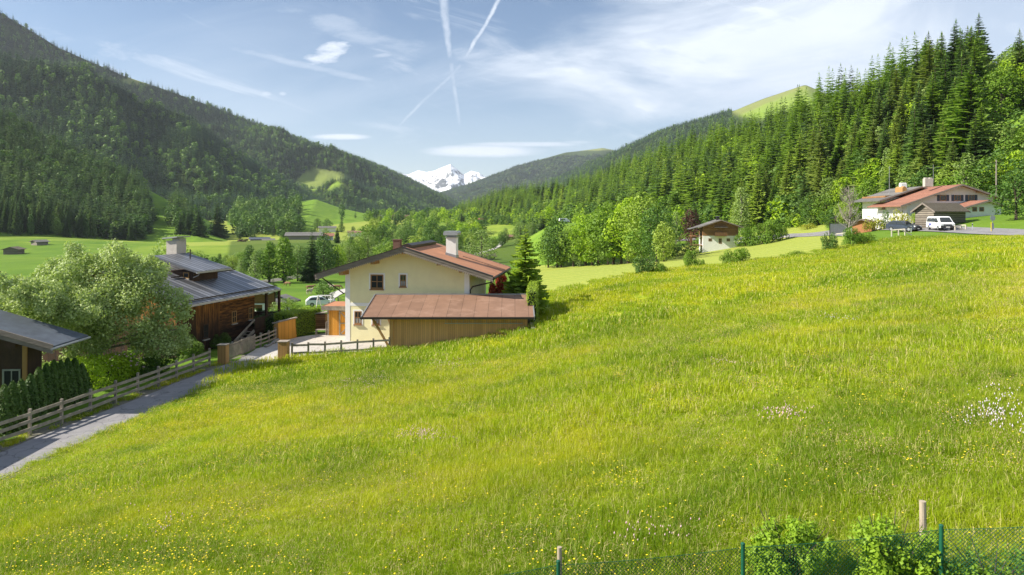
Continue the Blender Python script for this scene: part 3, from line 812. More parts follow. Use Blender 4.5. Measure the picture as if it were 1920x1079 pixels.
# shrubs: a crown of leaves and its stems
BUSH = [bush_crown(301+i, 3200, .075, M['leaf'] if i else M['leaf_dark'], 'crown') for i in range(3)]
BUSHB = [bush_crown(305+i, 3000, .075, M['leaf'], 'crown') for i in range(2)]
BUSHY = [bush_crown(308, 1400, .08, M['leaf_yellow'], 'crown')]
BUSHD = [bush_crown(309, 1500, .07, M['leaf_dark'], 'crown')]
def stems(seed):
    rnd = random.Random(seed); mb = MB()
    for k in range(7):
        a = rnd.uniform(0, 6.28); mb.tube((0, 0, -.1), (math.cos(a)*.5, math.sin(a)*.5, .7), .02, .006, 4)
    return mb.mesh('stem', M['bark'])
STEM = stems(1)
def B(set_, px, base, wpx, hpx, label, cat='shrub', name='shrub', group=None, Y=None, dz=0):
    if Y: p = Vector(((px-CX)/F*Y, Y, 0)); p.z = gz(p.x, p.y)
    else: p = hit(px, base, 40)
    r = wpx/F*p.y/2*1.15; h = hpx/F*p.y*1.12
    o = thing(name, label, cat, (p.x, p.y, p.z-.05+dz), random.uniform(0, 6), group); o.scale = (r, r, h)
    for nm, me in (('stem', STEM), ('crown', random.choice(set_))): link(bpy.data.objects.new(nm, me), o)
    return o
B(BUSH,1212,515,48,38,'rounded hazel shrub at the meadow edge nearest the yellow house')
B(BUSH,1240,513,26,20,'low side shoot shrub touching the rounded hazel at the meadow edge')
B(BUSHB,1292,507,30,36,'upright bright shrub second along the meadow edge',Y=82.5)
B(BUSHB,1312,507,22,18,'small shrub leaning against the upright bright shrub',Y=82)
B(BUSH,1385,498,50,30,'wide shrub in the middle of the meadow edge',Y=83)
B(BUSHB,1362,497,28,20,'low shrub at the left side of the wide one on the meadow edge',Y=83)
B(BUSHB,1495,482,26,10,'tiny sparse shrub on the crest between the wide shrub and the round one',Y=86)
B(BUSH,1555,474,30,36,'tight egg shaped shrub on the meadow crest',Y=88)
B(BUSH,1598,470,32,36,'tall shrub on the crest right of the egg shaped one',Y=91)
B(BUSHB,1622,462,44,22,'spreading yellow green shrub on the crest beside the road',Y=92)
# garden and roadside shrubs on the right
for a, b, wq, hq, st, lb in [(1400,462,44,36,BUSH,'leafy shrub right of the chalet driveway'),(1432,458,50,46,BUSH,'large rounded shrub in the thicket right of the chalet'),(1462,452,34,32,BUSHB,'bright shrub at the right end of the thicket by the chalet'),
        (1325,466,40,22,BUSHB,'low bright shrub below the chalet terrace'),(1355,466,44,18,BUSHD,'dark low shrub in front of the white chalet wall'),(1290,478,60,22,BUSHD,'flat dark shrub under the purple tree'),(1250,482,60,24,BUSH,'flat green shrub at the foot of the tall clump'),
        (1640,434,38,30,BUSHY,'yellow flowering shrub left of the dark car'),(1660,430,34,34,BUSHD,'dark clipped shrub behind the yellow flowering one'),(1690,426,36,34,BUSHY,'pale golden shrub in front of the log hut'),(1722,418,26,26,BUSH,'green shrub at the corner of the log hut'),(1704,420,20,36,BUSHB,'columnar yellow green shrub in the roadside garden'),
        (1740,412,24,22,BUSH,'shrub growing along the long side of the log hut'),(1790,406,36,9,BUSHD,'low ground shrub under the log hut roof'),(1515,430,30,12,BUSHY,'yellow flowering patch shrub beside the road'),(1585,431,40,20,BUSHD,'dark hedge like shrub by the road board')]:
    B(st, a, b, wq, hq, lb)
# bare tree by the road
p = hit(1590, 443, 60); h = 62/F*p.y*1.6
o = thing('bare_tree', 'leafless pale tree with many thin upright twigs beside the road', 'tree', (p.x, p.y, p.z))
rnd = random.Random(4); tr = MB(); br = MB(); tr.path([(0,0,-.2),(.05*h,0,h*.4),(.02*h,.02*h,h*.95)], [.022*h, .016*h, .004*h], 7)
for k in range(46):
    z = h*rnd.uniform(.12, .8); a = rnd.uniform(0, 6.28); L = h*rnd.uniform(.18, .42)*(1.1-z/h*.6); e = Vector((math.cos(a)*L*.6, math.sin(a)*L*.6, z+L*.7)); s0 = Vector((.03*h*z/h, 0, z)); m1 = s0.lerp(e, .5)+Vector((math.cos(a)*L*.1, math.sin(a)*L*.1, -.05*L))
    br.path([s0, m1, e], [.007*h, .005*h, .002*h], 4)
    for q in range(4):
        u = rnd.uniform(.3, .9); b0 = s0.lerp(e, u); br.tube(b0, b0+Vector((rnd.uniform(-.1, .1), rnd.uniform(-.1, .1), .1))*h*.9, .0025*h, .001*h, 3)
part('trunk', tr, M['bark_pale'], o); part('branch', br, M['bark_pale'], o)
# ------------------------------------------------------------------ tall grass and flowers of the near meadow
def grass_mat(name, cols, straw):
    m, g, b, out = newmat(name)
    geo = g.n.new('ShaderNodeNewGeometry'); P = geo.outputs['Position']; isl = geo.outputs['Random Per Island']
    big = g.noise(g.vm('MULTIPLY', P, (.6, 1., 1.)), .11, 5, .62, .5); med = g.noise(P, .7, 4, .6)
    f = g.m('ADD', g.m('MULTIPLY', g.remap(big, .38, .62), .72), g.m('MULTIPLY', g.remap(med, .3, .7), .28))
    c = g.mix(g.remap(f, 0., .5), cols[0], cols[1]); c = g.mix(g.remap(f, .5, 1.), c, cols[2])
    c = g.mix(g.m('MULTIPLY', isl, .5), c, g.mix(g.m('FRACT', g.m('MULTIPLY', isl, 17.)), cols[0], cols[2]))
    pat = g.noise(g.vm('MULTIPLY', P, (.35, 1., 1.)), .23, 5, .65, .8)
    c = g.mix(g.remap(pat, .55, .68, 0, .6), c, (.08, .19, .010))
    c = g.mix(g.m('GREATER_THAN', isl, .88), c, straw)
    g.put(b.inputs['Base Color'], c); b.inputs['Roughness'].default_value = .6; b.inputs['Specular IOR Level'].default_value = .2
    t = g.n.new('ShaderNodeBsdfTranslucent'); g.put(t.inputs[0], g.mix(1., c, (1.05, 1.1, .4), 'MULTIPLY'))
    ms = g.n.new('ShaderNodeMixShader'); ms.inputs[0].default_value = .38
    g.l.new(b.outputs[0], ms.inputs[1]); g.l.new(t.outputs[0], ms.inputs[2]); g.l.new(ms.outputs[0], out.inputs[0])
    return m
M['grass'] = grass_mat('tall_grass', ((.105, .225, .008), (.30, .405, .012), (.56, .54, .02)), (.66, .58, .24))
M['petal_y'] = mat('yellow_petals', (.75, .55, .01), (.85, .68, .03), 3, .5)
M['petal_p'] = mat('pink_petals', (.62, .34, .42), (.75, .55, .58), 3, .6)
M['petal_w'] = mat('white_petals', (.66, .60, .62), (.58, .50, .56), 3, .6)
M['seed'] = mat('seed_heads', (.58, .47, .24), (.42, .26, .18), 3, .8)

def grass_patch(seed, n, size, h0, h1, w0, lean=.6):
    r = np.random.default_rng(seed)
    x = r.uniform(-.5, .5, (n, 2))*size; a = r.uniform(0, 6.283, n); h = r.uniform(h0, h1, n)*(.8+.4*r.random(n)); L = h*r.uniform(.1, lean*1.6, n)
    wd = w0*r.uniform(.6, 1.4, n); d = np.stack([np.cos(a), np.sin(a)], 1); a2 = r.uniform(0, 6.283, n); sd = np.stack([np.cos(a2), np.sin(a2)], 1)*wd[:,None]
    z0 = np.zeros((n, 1))-.03
    b0 = np.c_[x-sd, z0]; b1 = np.c_[x+sd, z0]; m_ = x+d*(L*.35)[:,None]; mz = (h*.62)[:,None]
    m0 = np.c_[m_-sd*.8, mz]; m1 = np.c_[m_+sd*.8, mz]; t_ = x+d*L[:,None]; tz = (h-L*.35)[:,None]
    t0 = np.c_[t_-sd*.15, tz]; t1 = np.c_[t_+sd*.15, tz]
    V = np.stack([b0, b1, m1, m0, t1, t0], 1).reshape(-1, 3)
    k = np.arange(n)[:,None]*6; Q = np.concatenate([k+np.array([[0,1,2,3]]), k+np.array([[3,2,4,5]])])
    return npmesh('grass_patch', V, Q, M['grass'])
def flower_patch(seed, n, size, h0, h1, r0, m, kind='disc'):
    r = random.Random(seed); mb = MB(); V = []; Fc = []
    for i in range(n):
        x, y, z = r.uniform(-.5, .5)*size, r.uniform(-.5, .5)*size, r.uniform(h0, h1); q = r0*r.uniform(.7, 1.3)
        o = len(V); tx, ty = r.uniform(-.5, .5), r.uniform(-.5, .5)
        if kind == 'disc':
            V.append((x, y, z+q*.2))
            for k in range(6):
                a = k*math.pi/3; c, s = math.cos(a)*q, math.sin(a)*q; V.append((x+c, y+s, z+q*.5*(tx*math.cos(a)+ty*math.sin(a))+q*.3))
            Fc += [(o, o+1+k, o+1+(k+1) % 6) for k in range(6)]
        else:        # upright spike
            V += [(x, y, z-q*3), (x+q, y, z-q), (x, y+q, z-q), (x-q, y, z-q), (x, y-q, z-q), (x, y, z+q*1.5)]
            for a, b in ((1, 2), (2, 3), (3, 4), (4, 1)): Fc += [(o, o+a, o+b), (o+5, o+b, o+a)]
    return npmesh('flower_patch', np.array(V), np.array(Fc), m)

def slope_rot(P):
    e = .6; zx = (zg(P[:,0]+e, P[:,1])-zg(P[:,0]-e, P[:,1]))/(2*e); zy = (zg(P[:,0], P[:,1]+e)-zg(P[:,0], P[:,1]-e))/(2*e)
    return zx, zy
def grid_pts(y0, y1, step, mask=near_mask, xpad=1.0):
    ys = np.arange(y0, y1, step); out = []
    for y in ys:
        hw = .80*y+3; xs = np.arange(-hw, hw, step)
        out.append(np.stack([xs+RNG.uniform(-.5, .5, len(xs))*step, np.full(len(xs), y)+RNG.uniform(-.5, .5, len(xs))*step], 1))
    Q = np.concatenate(out); ok = mask(Q[:,0], Q[:,1]); Q = Q[ok]
    return np.c_[Q, zg(Q[:,0], Q[:,1])]
Gn = [grass_patch(401+i, 1500, 1.25, .10, .30, .0035) for i in range(3)]
Gm = [grass_patch(411+i, 1400, 2.3, .11, .31, .0068) for i in range(3)]
Gf = [grass_patch(421+i, 1200, 4.2, .12, .33, .015) for i in range(3)]
P1 = grid_pts(6, 20, .62); P2 = grid_pts(20, 42, 1.15); P3 = grid_pts(42, 97, 2.1)
P = np.concatenate([P1, P2, P3]); n = len(P); lvl = np.r_[np.zeros(len(P1)), np.ones(len(P2)), np.full(len(P3), 2)]
hn = .95+.8*fnoise(P, .12, 3)+.6*fnoise(P, .45, 8)
lx = np.interp(P[:,1], LANE[:,1], LANE[:,0]); hn = np.where((P[:,0]-lx < 4.2) & (P[:,1] < 42), .28, hn); hn = np.clip(hn, .28, 1.5)
stuff('tall_grass', P, np.stack([np.ones(n), np.ones(n), hn], 1), upright(n), (lvl*3+RNG.integers(0, 3, n)).astype(int), Gn+Gm+Gf, 'tall bright green meadow grass with seed heads covering the slope', 'grass')
print('grass', n)

# ragged tufts along both edges of the lane and under the plank fence
V_ = []; tt_ = RNG.uniform(18, 49, 900); sd_ = RNG.choice([-1, 1], 900); off_ = np.where(sd_ > 0, 1.42+RNG.normal(0, .10, 900), -1.62-np.abs(RNG.normal(0, .42, 900)))
vx = np.interp(tt_, LANE[:,1], LANE[:,0])+off_; nzv = fnoise(np.c_[vx, tt_, tt_*0], .8, 77); kv = (nzv > -.12); vx = vx[kv]; vy = tt_[kv]; Pv = np.c_[vx, vy, zg(vx, vy)]; nv = len(Pv)
Gv = [grass_patch(461+i, 60, .42, .06, .22, .006, .8) for i in range(2)]
stuff('verge_grass', Pv, np.ones((nv, 3))*RNG.uniform(.6, 1.3, (nv, 1)), upright(nv), RNG.integers(0, 2, nv), Gv, 'ragged tufts of grass along the edges of the lane', 'grass')
# buttercups in drifts
Fy = [flower_patch(431, 9, 1.2, .2, .36, .015, M['petal_y']), flower_patch(432, 28, 1.2, .2, .36, .015, M['petal_y']), flower_patch(433, 75, 1.2, .2, .37, .015, M['petal_y']), flower_patch(434, 90, 2.4, .22, .38, .022, M['petal_y'])]
A = grid_pts(6, 40, 1.1); B_ = grid_pts(40, 97, 2.2)
fa = fnoise(A, .16, 21)+.5*fnoise(A, .6, 4); fb = fnoise(B_, .09, 21)+.45*fnoise(B_, .4, 4)
ia = np.where(fa > .42, 2, np.where(fa > .08, 1, 0)); ka = RNG.random(len(A)) < np.clip(.9+fa*1.2, .4, 1)
kb = RNG.random(len(B_)) < np.clip(.60+fb*1.9+.4*(B_[:,0] > 10), .1, 1)
Pf = np.concatenate([A[ka], B_[kb]]); If = np.r_[ia[ka], np.full(kb.sum(), 3)]; n = len(Pf)
stuff('buttercups', Pf, np.ones((n, 3)), upright(n), If, Fy, 'yellow buttercups scattered through the tall meadow grass', 'flowers')
Fs = [flower_patch(441+i, 130, 1.2, .2, .38, .0055, M['seed'], 'spike') for i in range(2)]
ks = RNG.random(len(A)) < np.clip(.8+fnoise(A, .2, 40)*1.5, .2, 1); Ps = A[ks]; n = len(Ps)
stuff('seed_heads', Ps, np.ones((n, 3)), upright(n), RNG.integers(0, 2, n), Fs, 'brown grass seed heads standing above the meadow', 'grass')
# clusters of pink and whitish flowers
def drift(spots, mm, name, label, r0, kind):
    fp = [flower_patch(451, 8, .9, .24, .42, r0, mm, kind), flower_patch(452, 5, .9, .22, .4, r0, mm, kind)]
    pts = []
    for (px, py, rx, ry, k) in spots:
        for i in range(k):
            a = random.gauss(0, .5); b = random.gauss(0, .5); p = hit(px+a*rx, py+b*ry, 6, 120); pts.append(tuple(p))
    n = len(pts); stuff(name, pts, np.ones((n, 3)), upright(n), RNG.integers(0, 2, n), fp, label, 'flowers')
drift([(795,828,46,20,34),(1475,795,46,14,18),(690,728,70,18,44),(850,690,60,10,20),(1130,552,50,6,26),(300,1000,60,30,5),(1230,1010,80,30,8),(1350,690,60,12,14)], M['petal_p'], 'pink_flowers', 'drifts of pale pink bistort flowers in the meadow', .012, 'spike')
drift([(1858,806,80,42,20),(1900,760,60,36,8),(1560,605,40,10,8)], M['petal_w'], 'white_flowers', 'whitish flower spikes near the right edge of the meadow', .013, 'spike')
# ------------------------------------------------------------------ building materials
M['plaster'] = mat('yellow_plaster', (.80, .74, .44), (.74, .68, .40), 1.2, .9, .08, dirt=((.66, .60, .37), .5, .58, .85))
M['white'] = mat('white_plaster', (.78, .77, .73), (.70, .69, .65), 1.5, .9, .08)
M['whitetrim'] = mat('white_trim', (.80, .79, .76), (.74, .73, .70), 3, .85)
M['roof_red'] = mat('weathered_red_roofing', (.44, .205, .11), (.36, .165, .09), .9, .9, .15, dirt=((.26, .12, .075), .7, .55, .8))
M['roof_brown'] = mat('brown_roof_sheet', (.25, .145, .095), (.20, .115, .075), 1.1, .8, .12, planks=(0, 1.02), gap=.012, tone=.12, dirt=((.32, .20, .14), .8, .5, .8))
M['roof_metal'] = mat('grey_standing_seam', (.27, .275, .29), (.20, .205, .22), .8, .42, .1, planks=(1, .5), gap=.11, tone=.5, metal=.35)
M['roof_shingle'] = mat('mossy_shingles', (.16, .135, .10), (.085, .07, .05), 3.5, .95, .9, (1, 1, 1))
M['roof_tile'] = mat('faded_red_tiles', (.36, .17, .11), (.25, .11, .075), 2.5, .9, .5, planks=(0, .3), gap=.05, tone=.2)
M['roof_grey'] = mat('grey_roof', (.20, .19, .175), (.13, .125, .115), 2, .85, .3, planks=(0, .8), gap=.03)
M['roof_slate'] = mat('blue_grey_roof', (.10, .12, .15), (.07, .08, .10), 2, .6, .3)
M['wood_grey'] = mat('weathered_grey_wood', (.34, .30, .245), (.19, .16, .13), 3, .85, .5, (1, 1, 1), dirt=((.36, .32, .26), 1.6, .55, .8))
M['wood_board'] = mat('carved_barge_board', (.25, .21, .18), (.15, .125, .105), 3, .85, .4, (.6, 1, 4))
M['wood_tan'] = mat('tan_vertical_boards', (.70, .38, .16), (.60, .32, .13), 2, .8, .35, (1, 1, .15), planks=(0, .16), gap=.03, tone=.16)
M['wood_orange'] = mat('orange_stained_boards', (.62, .30, .045), (.53, .235, .035), 1.5, .6, .25, (1, 1, .2), planks=(0, .2), gap=.025, tone=.1)
M['wood_beam'] = mat('honey_timber', (.42, .24, .09), (.33, .18, .065), 2.5, .75, .2, (1, 1, .3))
M['wood_frame'] = mat('oak_window_frame', (.33, .18, .075), (.25, .13, .055), 4, .55, .1)
M['wood_dark'] = mat('dark_brown_timber', (.075, .043, .026), (.04, .024, .016), 2, .8, .4, (1, 1, .4))
M['wood_brown'] = mat('brown_chalet_boards', (.36, .19, .085), (.25, .13, .06), 2, .8, .3, (1, 1, .5), planks=(2, .18), gap=.05)
def old_wood(name, ax, wd, axis_grad=2):
    m, g, b, out = newmat(name); tc = g.n.new('ShaderNodeTexCoord').outputs['Object']; s = g.sep(tc)
    u = g.m('DIVIDE', s[ax], wd); fr = g.m('FRACT', u); rnd = g.white(g.m('FLOOR', u))
    n = g.noise(g.vm('MULTIPLY', tc, (2., 2., .35) if ax != 2 else (.5, .5, 3.)), 2.2, 7, .65)
    # orange towards the eave, near black towards the foot, tone varied per board
    hgt = g.m('ADD', g.remap(s[2], 1.0, 5.0), g.m('MULTIPLY', g.m('SUBTRACT', rnd, .5), .35))
    f = g.m('ADD', g.m('MULTIPLY', hgt, .75), g.m('MULTIPLY', g.m('SUBTRACT', n, .45), 1.3), clamp=True)
    c = g.ramp(f, [(0., (.025, .016, .012)), (.35, (.09, .045, .022)), (.7, (.36, .15, .04)), (1., (.52, .25, .07))])
    e = g.m('LESS_THAN', g.m('ABSOLUTE', g.m('SUBTRACT', fr, .5)), .46); c = g.mix(e, (.012, .009, .007), c)
    g.put(b.inputs['Base Color'], c); b.inputs['Roughness'].default_value = .85; b.inputs['Specular IOR Level'].default_value = .2
    g.put(b.inputs['Normal'], g.bump(g.m('ADD', e, g.m('MULTIPLY', n, .5)), .6, .03)); return m
M['old_planks'] = old_wood('orange_brown_planks', 1, .24)
M['old_logs'] = old_wood('orange_brown_logs', 2, .28)
M['logs'] = mat('grey_logs', (.30, .26, .21), (.17, .145, .115), 3, .9, .6, (.5, .5, 3), planks=(2, .34), gap=.13, tone=.3)
def glass_mat():
    m, g, b, out = newmat('window_glass'); b.inputs['Base Color'].default_value = (.03, .035, .035, 1); b.inputs['Roughness'].default_value = .06
    b.inputs['Specular IOR Level'].default_value = .6; return m
M['glass'] = glass_mat()
M['curtain'] = mat('grey_curtain', (.32, .33, .31), (.22, .23, .22), 6, .8)
M['metal_dark'] = mat('dark_metal', (.05, .042, .036), (.035, .03, .027), 4, .5, 0, metal=.5)
M['metal_grey'] = mat('zinc_metal', (.36, .37, .38), (.28, .29, .30), 3, .45, 0, metal=.5)
M['metal_white'] = mat('white_tube', (.75, .75, .74), (.68, .68, .67), 3, .5)
M['concrete'] = mat('concrete', (.40, .375, .34), (.31, .29, .26), 2.5, .9, .3, dirt=((.24, .22, .19), 1.2, .5, .8))
M['chim'] = mat('rendered_chimney', (.48, .44, .39), (.38, .345, .31), 2, .9, .2, dirt=((.28, .25, .22), 1.5, .55, .8))
M['chim_dark'] = mat('brown_clad_chimney', (.12, .075, .055), (.085, .055, .04), 2, .7, .2)
M['shutter'] = mat('slate_blue_shutter', (.075, .095, .12), (.055, .07, .09), 3, .7)
M['stone'] = mat('field_stone', (.36, .34, .31), (.22, .205, .185), 3, .9, .5)
M['orange_trim'] = mat('orange_cladding', (.45, .20, .09), (.34, .15, .07), 2, .8)

def window(t, o, r, w, h, trim=.16, bars=(1, 1), frame='wood_frame', shutters=None, sill=True, curtain=False, out=None):
    """o: lower left corner on the wall (thing frame); r: unit vector along the wall; out: unit vector away from it"""
    o = Vector(o); r = Vector(r).normalized(); n = Vector(out) if out else Vector((r.y, -r.x, 0)); z = Vector((0, 0, 1))
    def bx(mb, x0, z0, x1, z1, d0, d1):
        vs = [o+r*x+z*zz+n*d for d in (d0, d1) for (x, zz) in ((x0, z0), (x1, z0), (x1, z1), (x0, z1))]
        mb.add(vs, [(0,1,2,3), (7,6,5,4), (0,4,5,1), (1,5,6,2), (2,6,7,3), (3,7,4,0)])
    if trim:
        s = MB(); bx(s, -trim, -trim, 0, h+trim, .002, .03); bx(s, w, -trim, w+trim, h+trim, .002, .03); bx(s, 0, h, w, h+trim, .002, .03); bx(s, 0, -trim, w, 0, .002, .03)
        part('surround', s, M['whitetrim'], t)
    f = MB(); q = min(.09, w*.12)
    bx(f, 0, 0, q, h, -.05, .045); bx(f, w-q, 0, w, h, -.05, .045); bx(f, q, h-q, w-q, h, -.05, .045); bx(f, q, 0, w-q, q*1.5, -.05, .05)
    for k in range(bars[0]): x = q+(w-2*q)*(k+1)/(bars[0]+1); bx(f, x-q*.3, q*1.5, x+q*.3, h-q, -.04, .035)
    for k in range(bars[1]): zz = q*1.5+(h-q*2.5)*(k+1)/(bars[1]+1); bx(f, q, zz-q*.3, w-q, zz+q*.3, -.041, .034)
    fo = part('window', f, M[frame], t)
    p = MB(); bx(p, q, q, w-q, h-q, .004, .010); part('pane', p, M['glass'], fo)
    if curtain: c = MB(); bx(c, q, q, w-q, h*.45, .0105, .0125); part('curtain', c, M['curtain'], fo)
    if sill: s = MB(); bx(s, -.06, -.09, w+.06, 0, .0, .13); part('window_sill', s, M['wood_frame'] if trim else M['concrete'], t)
    if shutters:
        for x0 in (-w*.42-.04, w+.04):
            s = MB(); bx(s, x0, -.02, x0+w*.42, h+.02, .003, .045); part('shutter', s, M[shutters], t)

def gable_walls(W_, D, he, rx, hr, z0=-1.5):
    return MB().prism([(0, z0), (W_, z0), (W_, he[1]), (rx, hr), (0, he[0])], 0, D, 'xz')
def roof_slab(xa, za, xb, zb, y0, y1, th):
    """one pitch, from eave a to ridge b"""
    return MB().prism([(xa, za), (xb, zb), (xb, zb+th), (xa, za+th)], y0, y1, 'xz')
def gable_house(name, label, loc, rz, W_, D, he, pitch, wall='white', roof='roof_grey', of=1., ob=1., os=1., base=-1.5, th=.16, cat='house', wins=(), chim=None, upper=None, board='wood_board', purl=True, group=None, rxf=.5, wins_side=(), balcony=None):
    t = thing(name, label, cat, loc, rz, group); k = math.tan(R(pitch)); rx = W_*rxf; hr = he+k*min(rx, W_-rx); heL = hr-k*rx; heR = hr-k*(W_-rx)
    part('wall', gable_walls(W_, D, (heL, heR), rx, hr, base), M[wall], t)
    if upper:      # (material, from height): boards proud of the wall
        m, zf = upper; s = MB().prism([(-.04, zf), (W_+.04, zf), (W_+.04, heR), (rx, hr-.01), (-.04, heL)], -.05, D+.05, 'xz'); part('upper_storey', s, M[m], t)
    ro = part('roof', roof_slab(-os, heL-k*os, rx, hr, -of, D+ob, th).add(*_two(roof_slab(W_+os, heR-k*os, rx, hr, -of, D+ob, th))), M[roof], t)
    b = MB(); b2 = MB()
    for (xa, za) in ((-os, heL-k*os), (W_+os, heR-k*os)):
        b.prism([(xa, za-.12), (rx, hr-.12), (rx, hr+th+.015), (xa, za+th+.015)], -of-.06, -of-.004, 'xz')
        b2.prism([(xa, za-.12), (rx, hr-.12), (rx, hr+th+.015), (xa, za+th+.015)], D+ob+.004, D+ob+.06, 'xz')
    part('barge_board', b, M[board], ro); part('barge_board', b2, M[board], ro)
    if purl:
        for x in (.0, rx*.5, rx, (W_+rx)/2, W_): 
            zz = hr-k*abs(x-rx)-.02; part('purlin', MB().box(x-.1, -of+.05, zz-.26, x+.1, -.002, zz), M['wood_beam'], t)
    for w_a in wins: window(t, (w_a[0], -.0, w_a[1]), (1, 0, 0), w_a[2], w_a[3], **(w_a[4] if len(w_a) > 4 else {}))
    for w_a in wins_side: window(t, (-.0, w_a[0]+w_a[2], w_a[1]), (0, -1, 0), w_a[2], w_a[3], out=(-1, 0, 0), **(w_a[4] if len(w_a) > 4 else {}))
    if chim:
        cx, cy, cw, ch, cm = chim; zz = hr-k*abs(cx-rx)
        c = part('chimney', MB().box(cx-cw/2, cy-cw/2, zz-.4, cx+cw/2, cy+cw/2, zz+ch), M[cm], ro)
        part('chimney_cap', MB().box(cx-cw*.65, cy-cw*.65, zz+ch+.02, cx+cw*.65, cy+cw*.65, zz+ch+.12), M['metal_grey'], ro)
    if balcony:   # x0,x1,z,depth
        x0, x1, zb, dp = balcony; s = MB().box(x0, -dp, zb, x1, -.06, zb+.12); part('balcony_floor', s, M['wood_dark'], t)
        s = MB().box(x0, -dp, zb+.95, x1, -dp+.08, zb+1.05)
        n = max(3, int((x1-x0)/.22))
        for i in range(n+1): x = x0+(x1-x0)*i/n; s.box(x-.05, -dp+.01, zb+.12, x+.05, -dp+.05, zb+.95)
        part('balcony_railing', s, M['wood_brown'], t)
    return t
def _two(mb): return mb.v, mb.f

# ------------------------------------------------------------------ yellow house
HL = Vector((-13.97, 57.3, -10.5)); HA = -R(7.5)
t = thing('yellow_house', 'pale yellow two storey house with overhanging reddish roof and white corner stripes', 'house', HL, HA)
WW, DD, RX, HR = 10.55, 8.0, 5.35, 7.72; K = math.tan(R(17.2))
part('wall', gable_walls(WW, DD, (HR-K*RX, HR-K*(WW-RX)), RX, HR, -.3), M['plaster'], t)
s = MB()
for x in (0, WW): 
    he = HR-K*abs(x-RX)
    s.box(x-(.02 if x == 0 else .40), -.022, -.3, x+(.40 if x == 0 else .02), -.001, he-.02)
s.box(WW+.001, -.02, -.3, WW+.022, .4, HR-K*(WW-RX)); s.box(WW+.001, DD-.4, -.3, WW+.022, DD+.02, HR-K*(WW-RX)); s.box(-.022, .0, -.3, -.001, .4, HR-K*RX)
part('corner_stripe', s, M['whitetrim'], t)
part('floor_band', MB().box(.40, -.018, 2.95, WW-.4, -.001, 3.22).box(WW+.001, .4, 2.95, WW+.018, DD-.4, 3.22), M['whitetrim'], t)
XL, XR, YF, YB = -2.05, 12.75, -1.35, DD+1.1; TH = .2
zl = HR-K*(RX-XL); zr = HR-K*(XR-RX)
ro = part('roof', roof_slab(XL, zl, RX, HR, YF, YB, TH).add(*_two(roof_slab(XR, zr, RX, HR, YF, YB, TH))), M['roof_red'], t)
b = MB(); b2 = MB()
for xa, za in ((XL, zl), (XR, zr)):
    b.prism([(xa, za-.16), (RX, HR-.16), (RX, HR+TH+.05), (xa, za+TH+.05)], YF-.09, YF-.004, 'xz')
    b.prism([(xa, za+.06), (RX, HR+.06), (RX, HR+TH+.10), (xa, za+TH+.10)], YF-.14, YF-.0905, 'xz')
    b2.prism([(xa, za-.16), (RX, HR-.16), (RX, HR+TH+.05), (xa, za+TH+.05)], YB+.004, YB+.09, 'xz')
part('barge_board', b, M['wood_board'], ro); part('barge_board', b2, M['wood_board'], ro)
b = MB()   # scalloped lower edge
for xa, za in ((XL, zl), (XR, zr)):
    n = 46
    for i in range(n):
        u0, u1 = i/n, (i+.72)/n; x0 = xa+(RX-xa)*u0; x1 = xa+(RX-xa)*u1; z0 = za+(HR-za)*u0; z1 = za+(HR-za)*u1
        b.prism([(x0, z0-.15), (x1, z1-.15), ((x0+x1)/2, (z0+z1)/2-.27)], YF-.075, YF-.03, 'xz')
part('carved_edge', b, M['wood_grey'], ro)
part('roof_edge_flashing', MB().prism([(XL-.02, zl+TH+.055), (RX, HR+TH+.055), (RX, HR+TH+.10), (XL-.02, zl+TH+.10)], YF-.2, YF+.12, 'xz').prism([(XR+.02, zr+TH+.055), (RX, HR+TH+.055), (RX, HR+TH+.10), (XR+.02, zr+TH+.10)], YF-.2, YF+.12, 'xz'), M['metal_dark'], ro)
part('ridge_cap', MB().prism([(RX-.42, HR+TH-.1), (RX+.42, HR+TH-.1), (RX+.46, HR+TH+.14), (RX, HR+TH+.30), (RX-.46, HR+TH+.14)], YF+1.1, YB-.9, 'xz'), M['metal_dark'], ro)
part('roof_rib', MB().prism([(8.9, HR-K*(8.9-RX)+TH), (XR, zr+TH), (XR, zr+TH+.07), (8.9, HR-K*(8.9-RX)+TH+.07)], 5.4, 5.6, 'xz'), M['roof_brown'], ro)
part('gutter', MB().box(XR-.01, YF-.1, zr+.0, XR+.13, YB, zr+.15).box(XL-.13, YF-.1, zl, XL+.01, YB, zl+.15), M['metal_dark'], ro)
dp = MB(); dp.path([(XR+.05, YF+.3, zr+.02), (XR-.15, YF+.4, zr-.25), (WW+1.0, -.3, 4.9), (WW+.30, -.06, 4.7), (WW+.12, -.08, 4.45), (WW+.12, -.08, .0)], .055, 8)
part('downpipe', dp, M['metal_dark'], t)
dp = MB(); dp.path([(XL+.1, YF+.5, zl+.02), (XL+.35, YF+.7, zl-.15), (-.25, -.05, 4.05), (-.1, -.02, 3.95)], .05, 8); part('downpipe', dp, M['metal_dark'], t)
for x, w_b, hh in ((.12, .5, .45), (RX*.52, .42, .36), (RX, .42, .3), (RX+2.9, .30, .3), (WW-.45, .3, .3)):
    zz = HR-K*abs(x-RX)-.03
    p = part('purlin', MB().box(x-w_b*.38, YF+.05, zz-hh, x+w_b*.38, -.002, zz), M['wood_beam'], t)
    part('purlin_end', MB().box(x-w_b*.5-.04, YF+.0, zz-hh*.55, x-w_b*.38-.002, YF+.22, zz-.02), M['whitetrim'], p)
window(t, (2.18, 0, 4.38), (1, 0, 0), 1.12, 1.22, .13, (1, 1))
window(t, (4.72, 0, 4.62), (1, 0, 0), .52, 1.0, .13, (1, 1), curtain=True)
window(t, (.78, 0, 1.42), (1, 0, 0), .62, 1.1, .13, (1, 1), curtain=True)
window(t, (2.35, 0, 1.42), (1, 0, 0), .62, 1.0, .13, (1, 1), curtain=True)
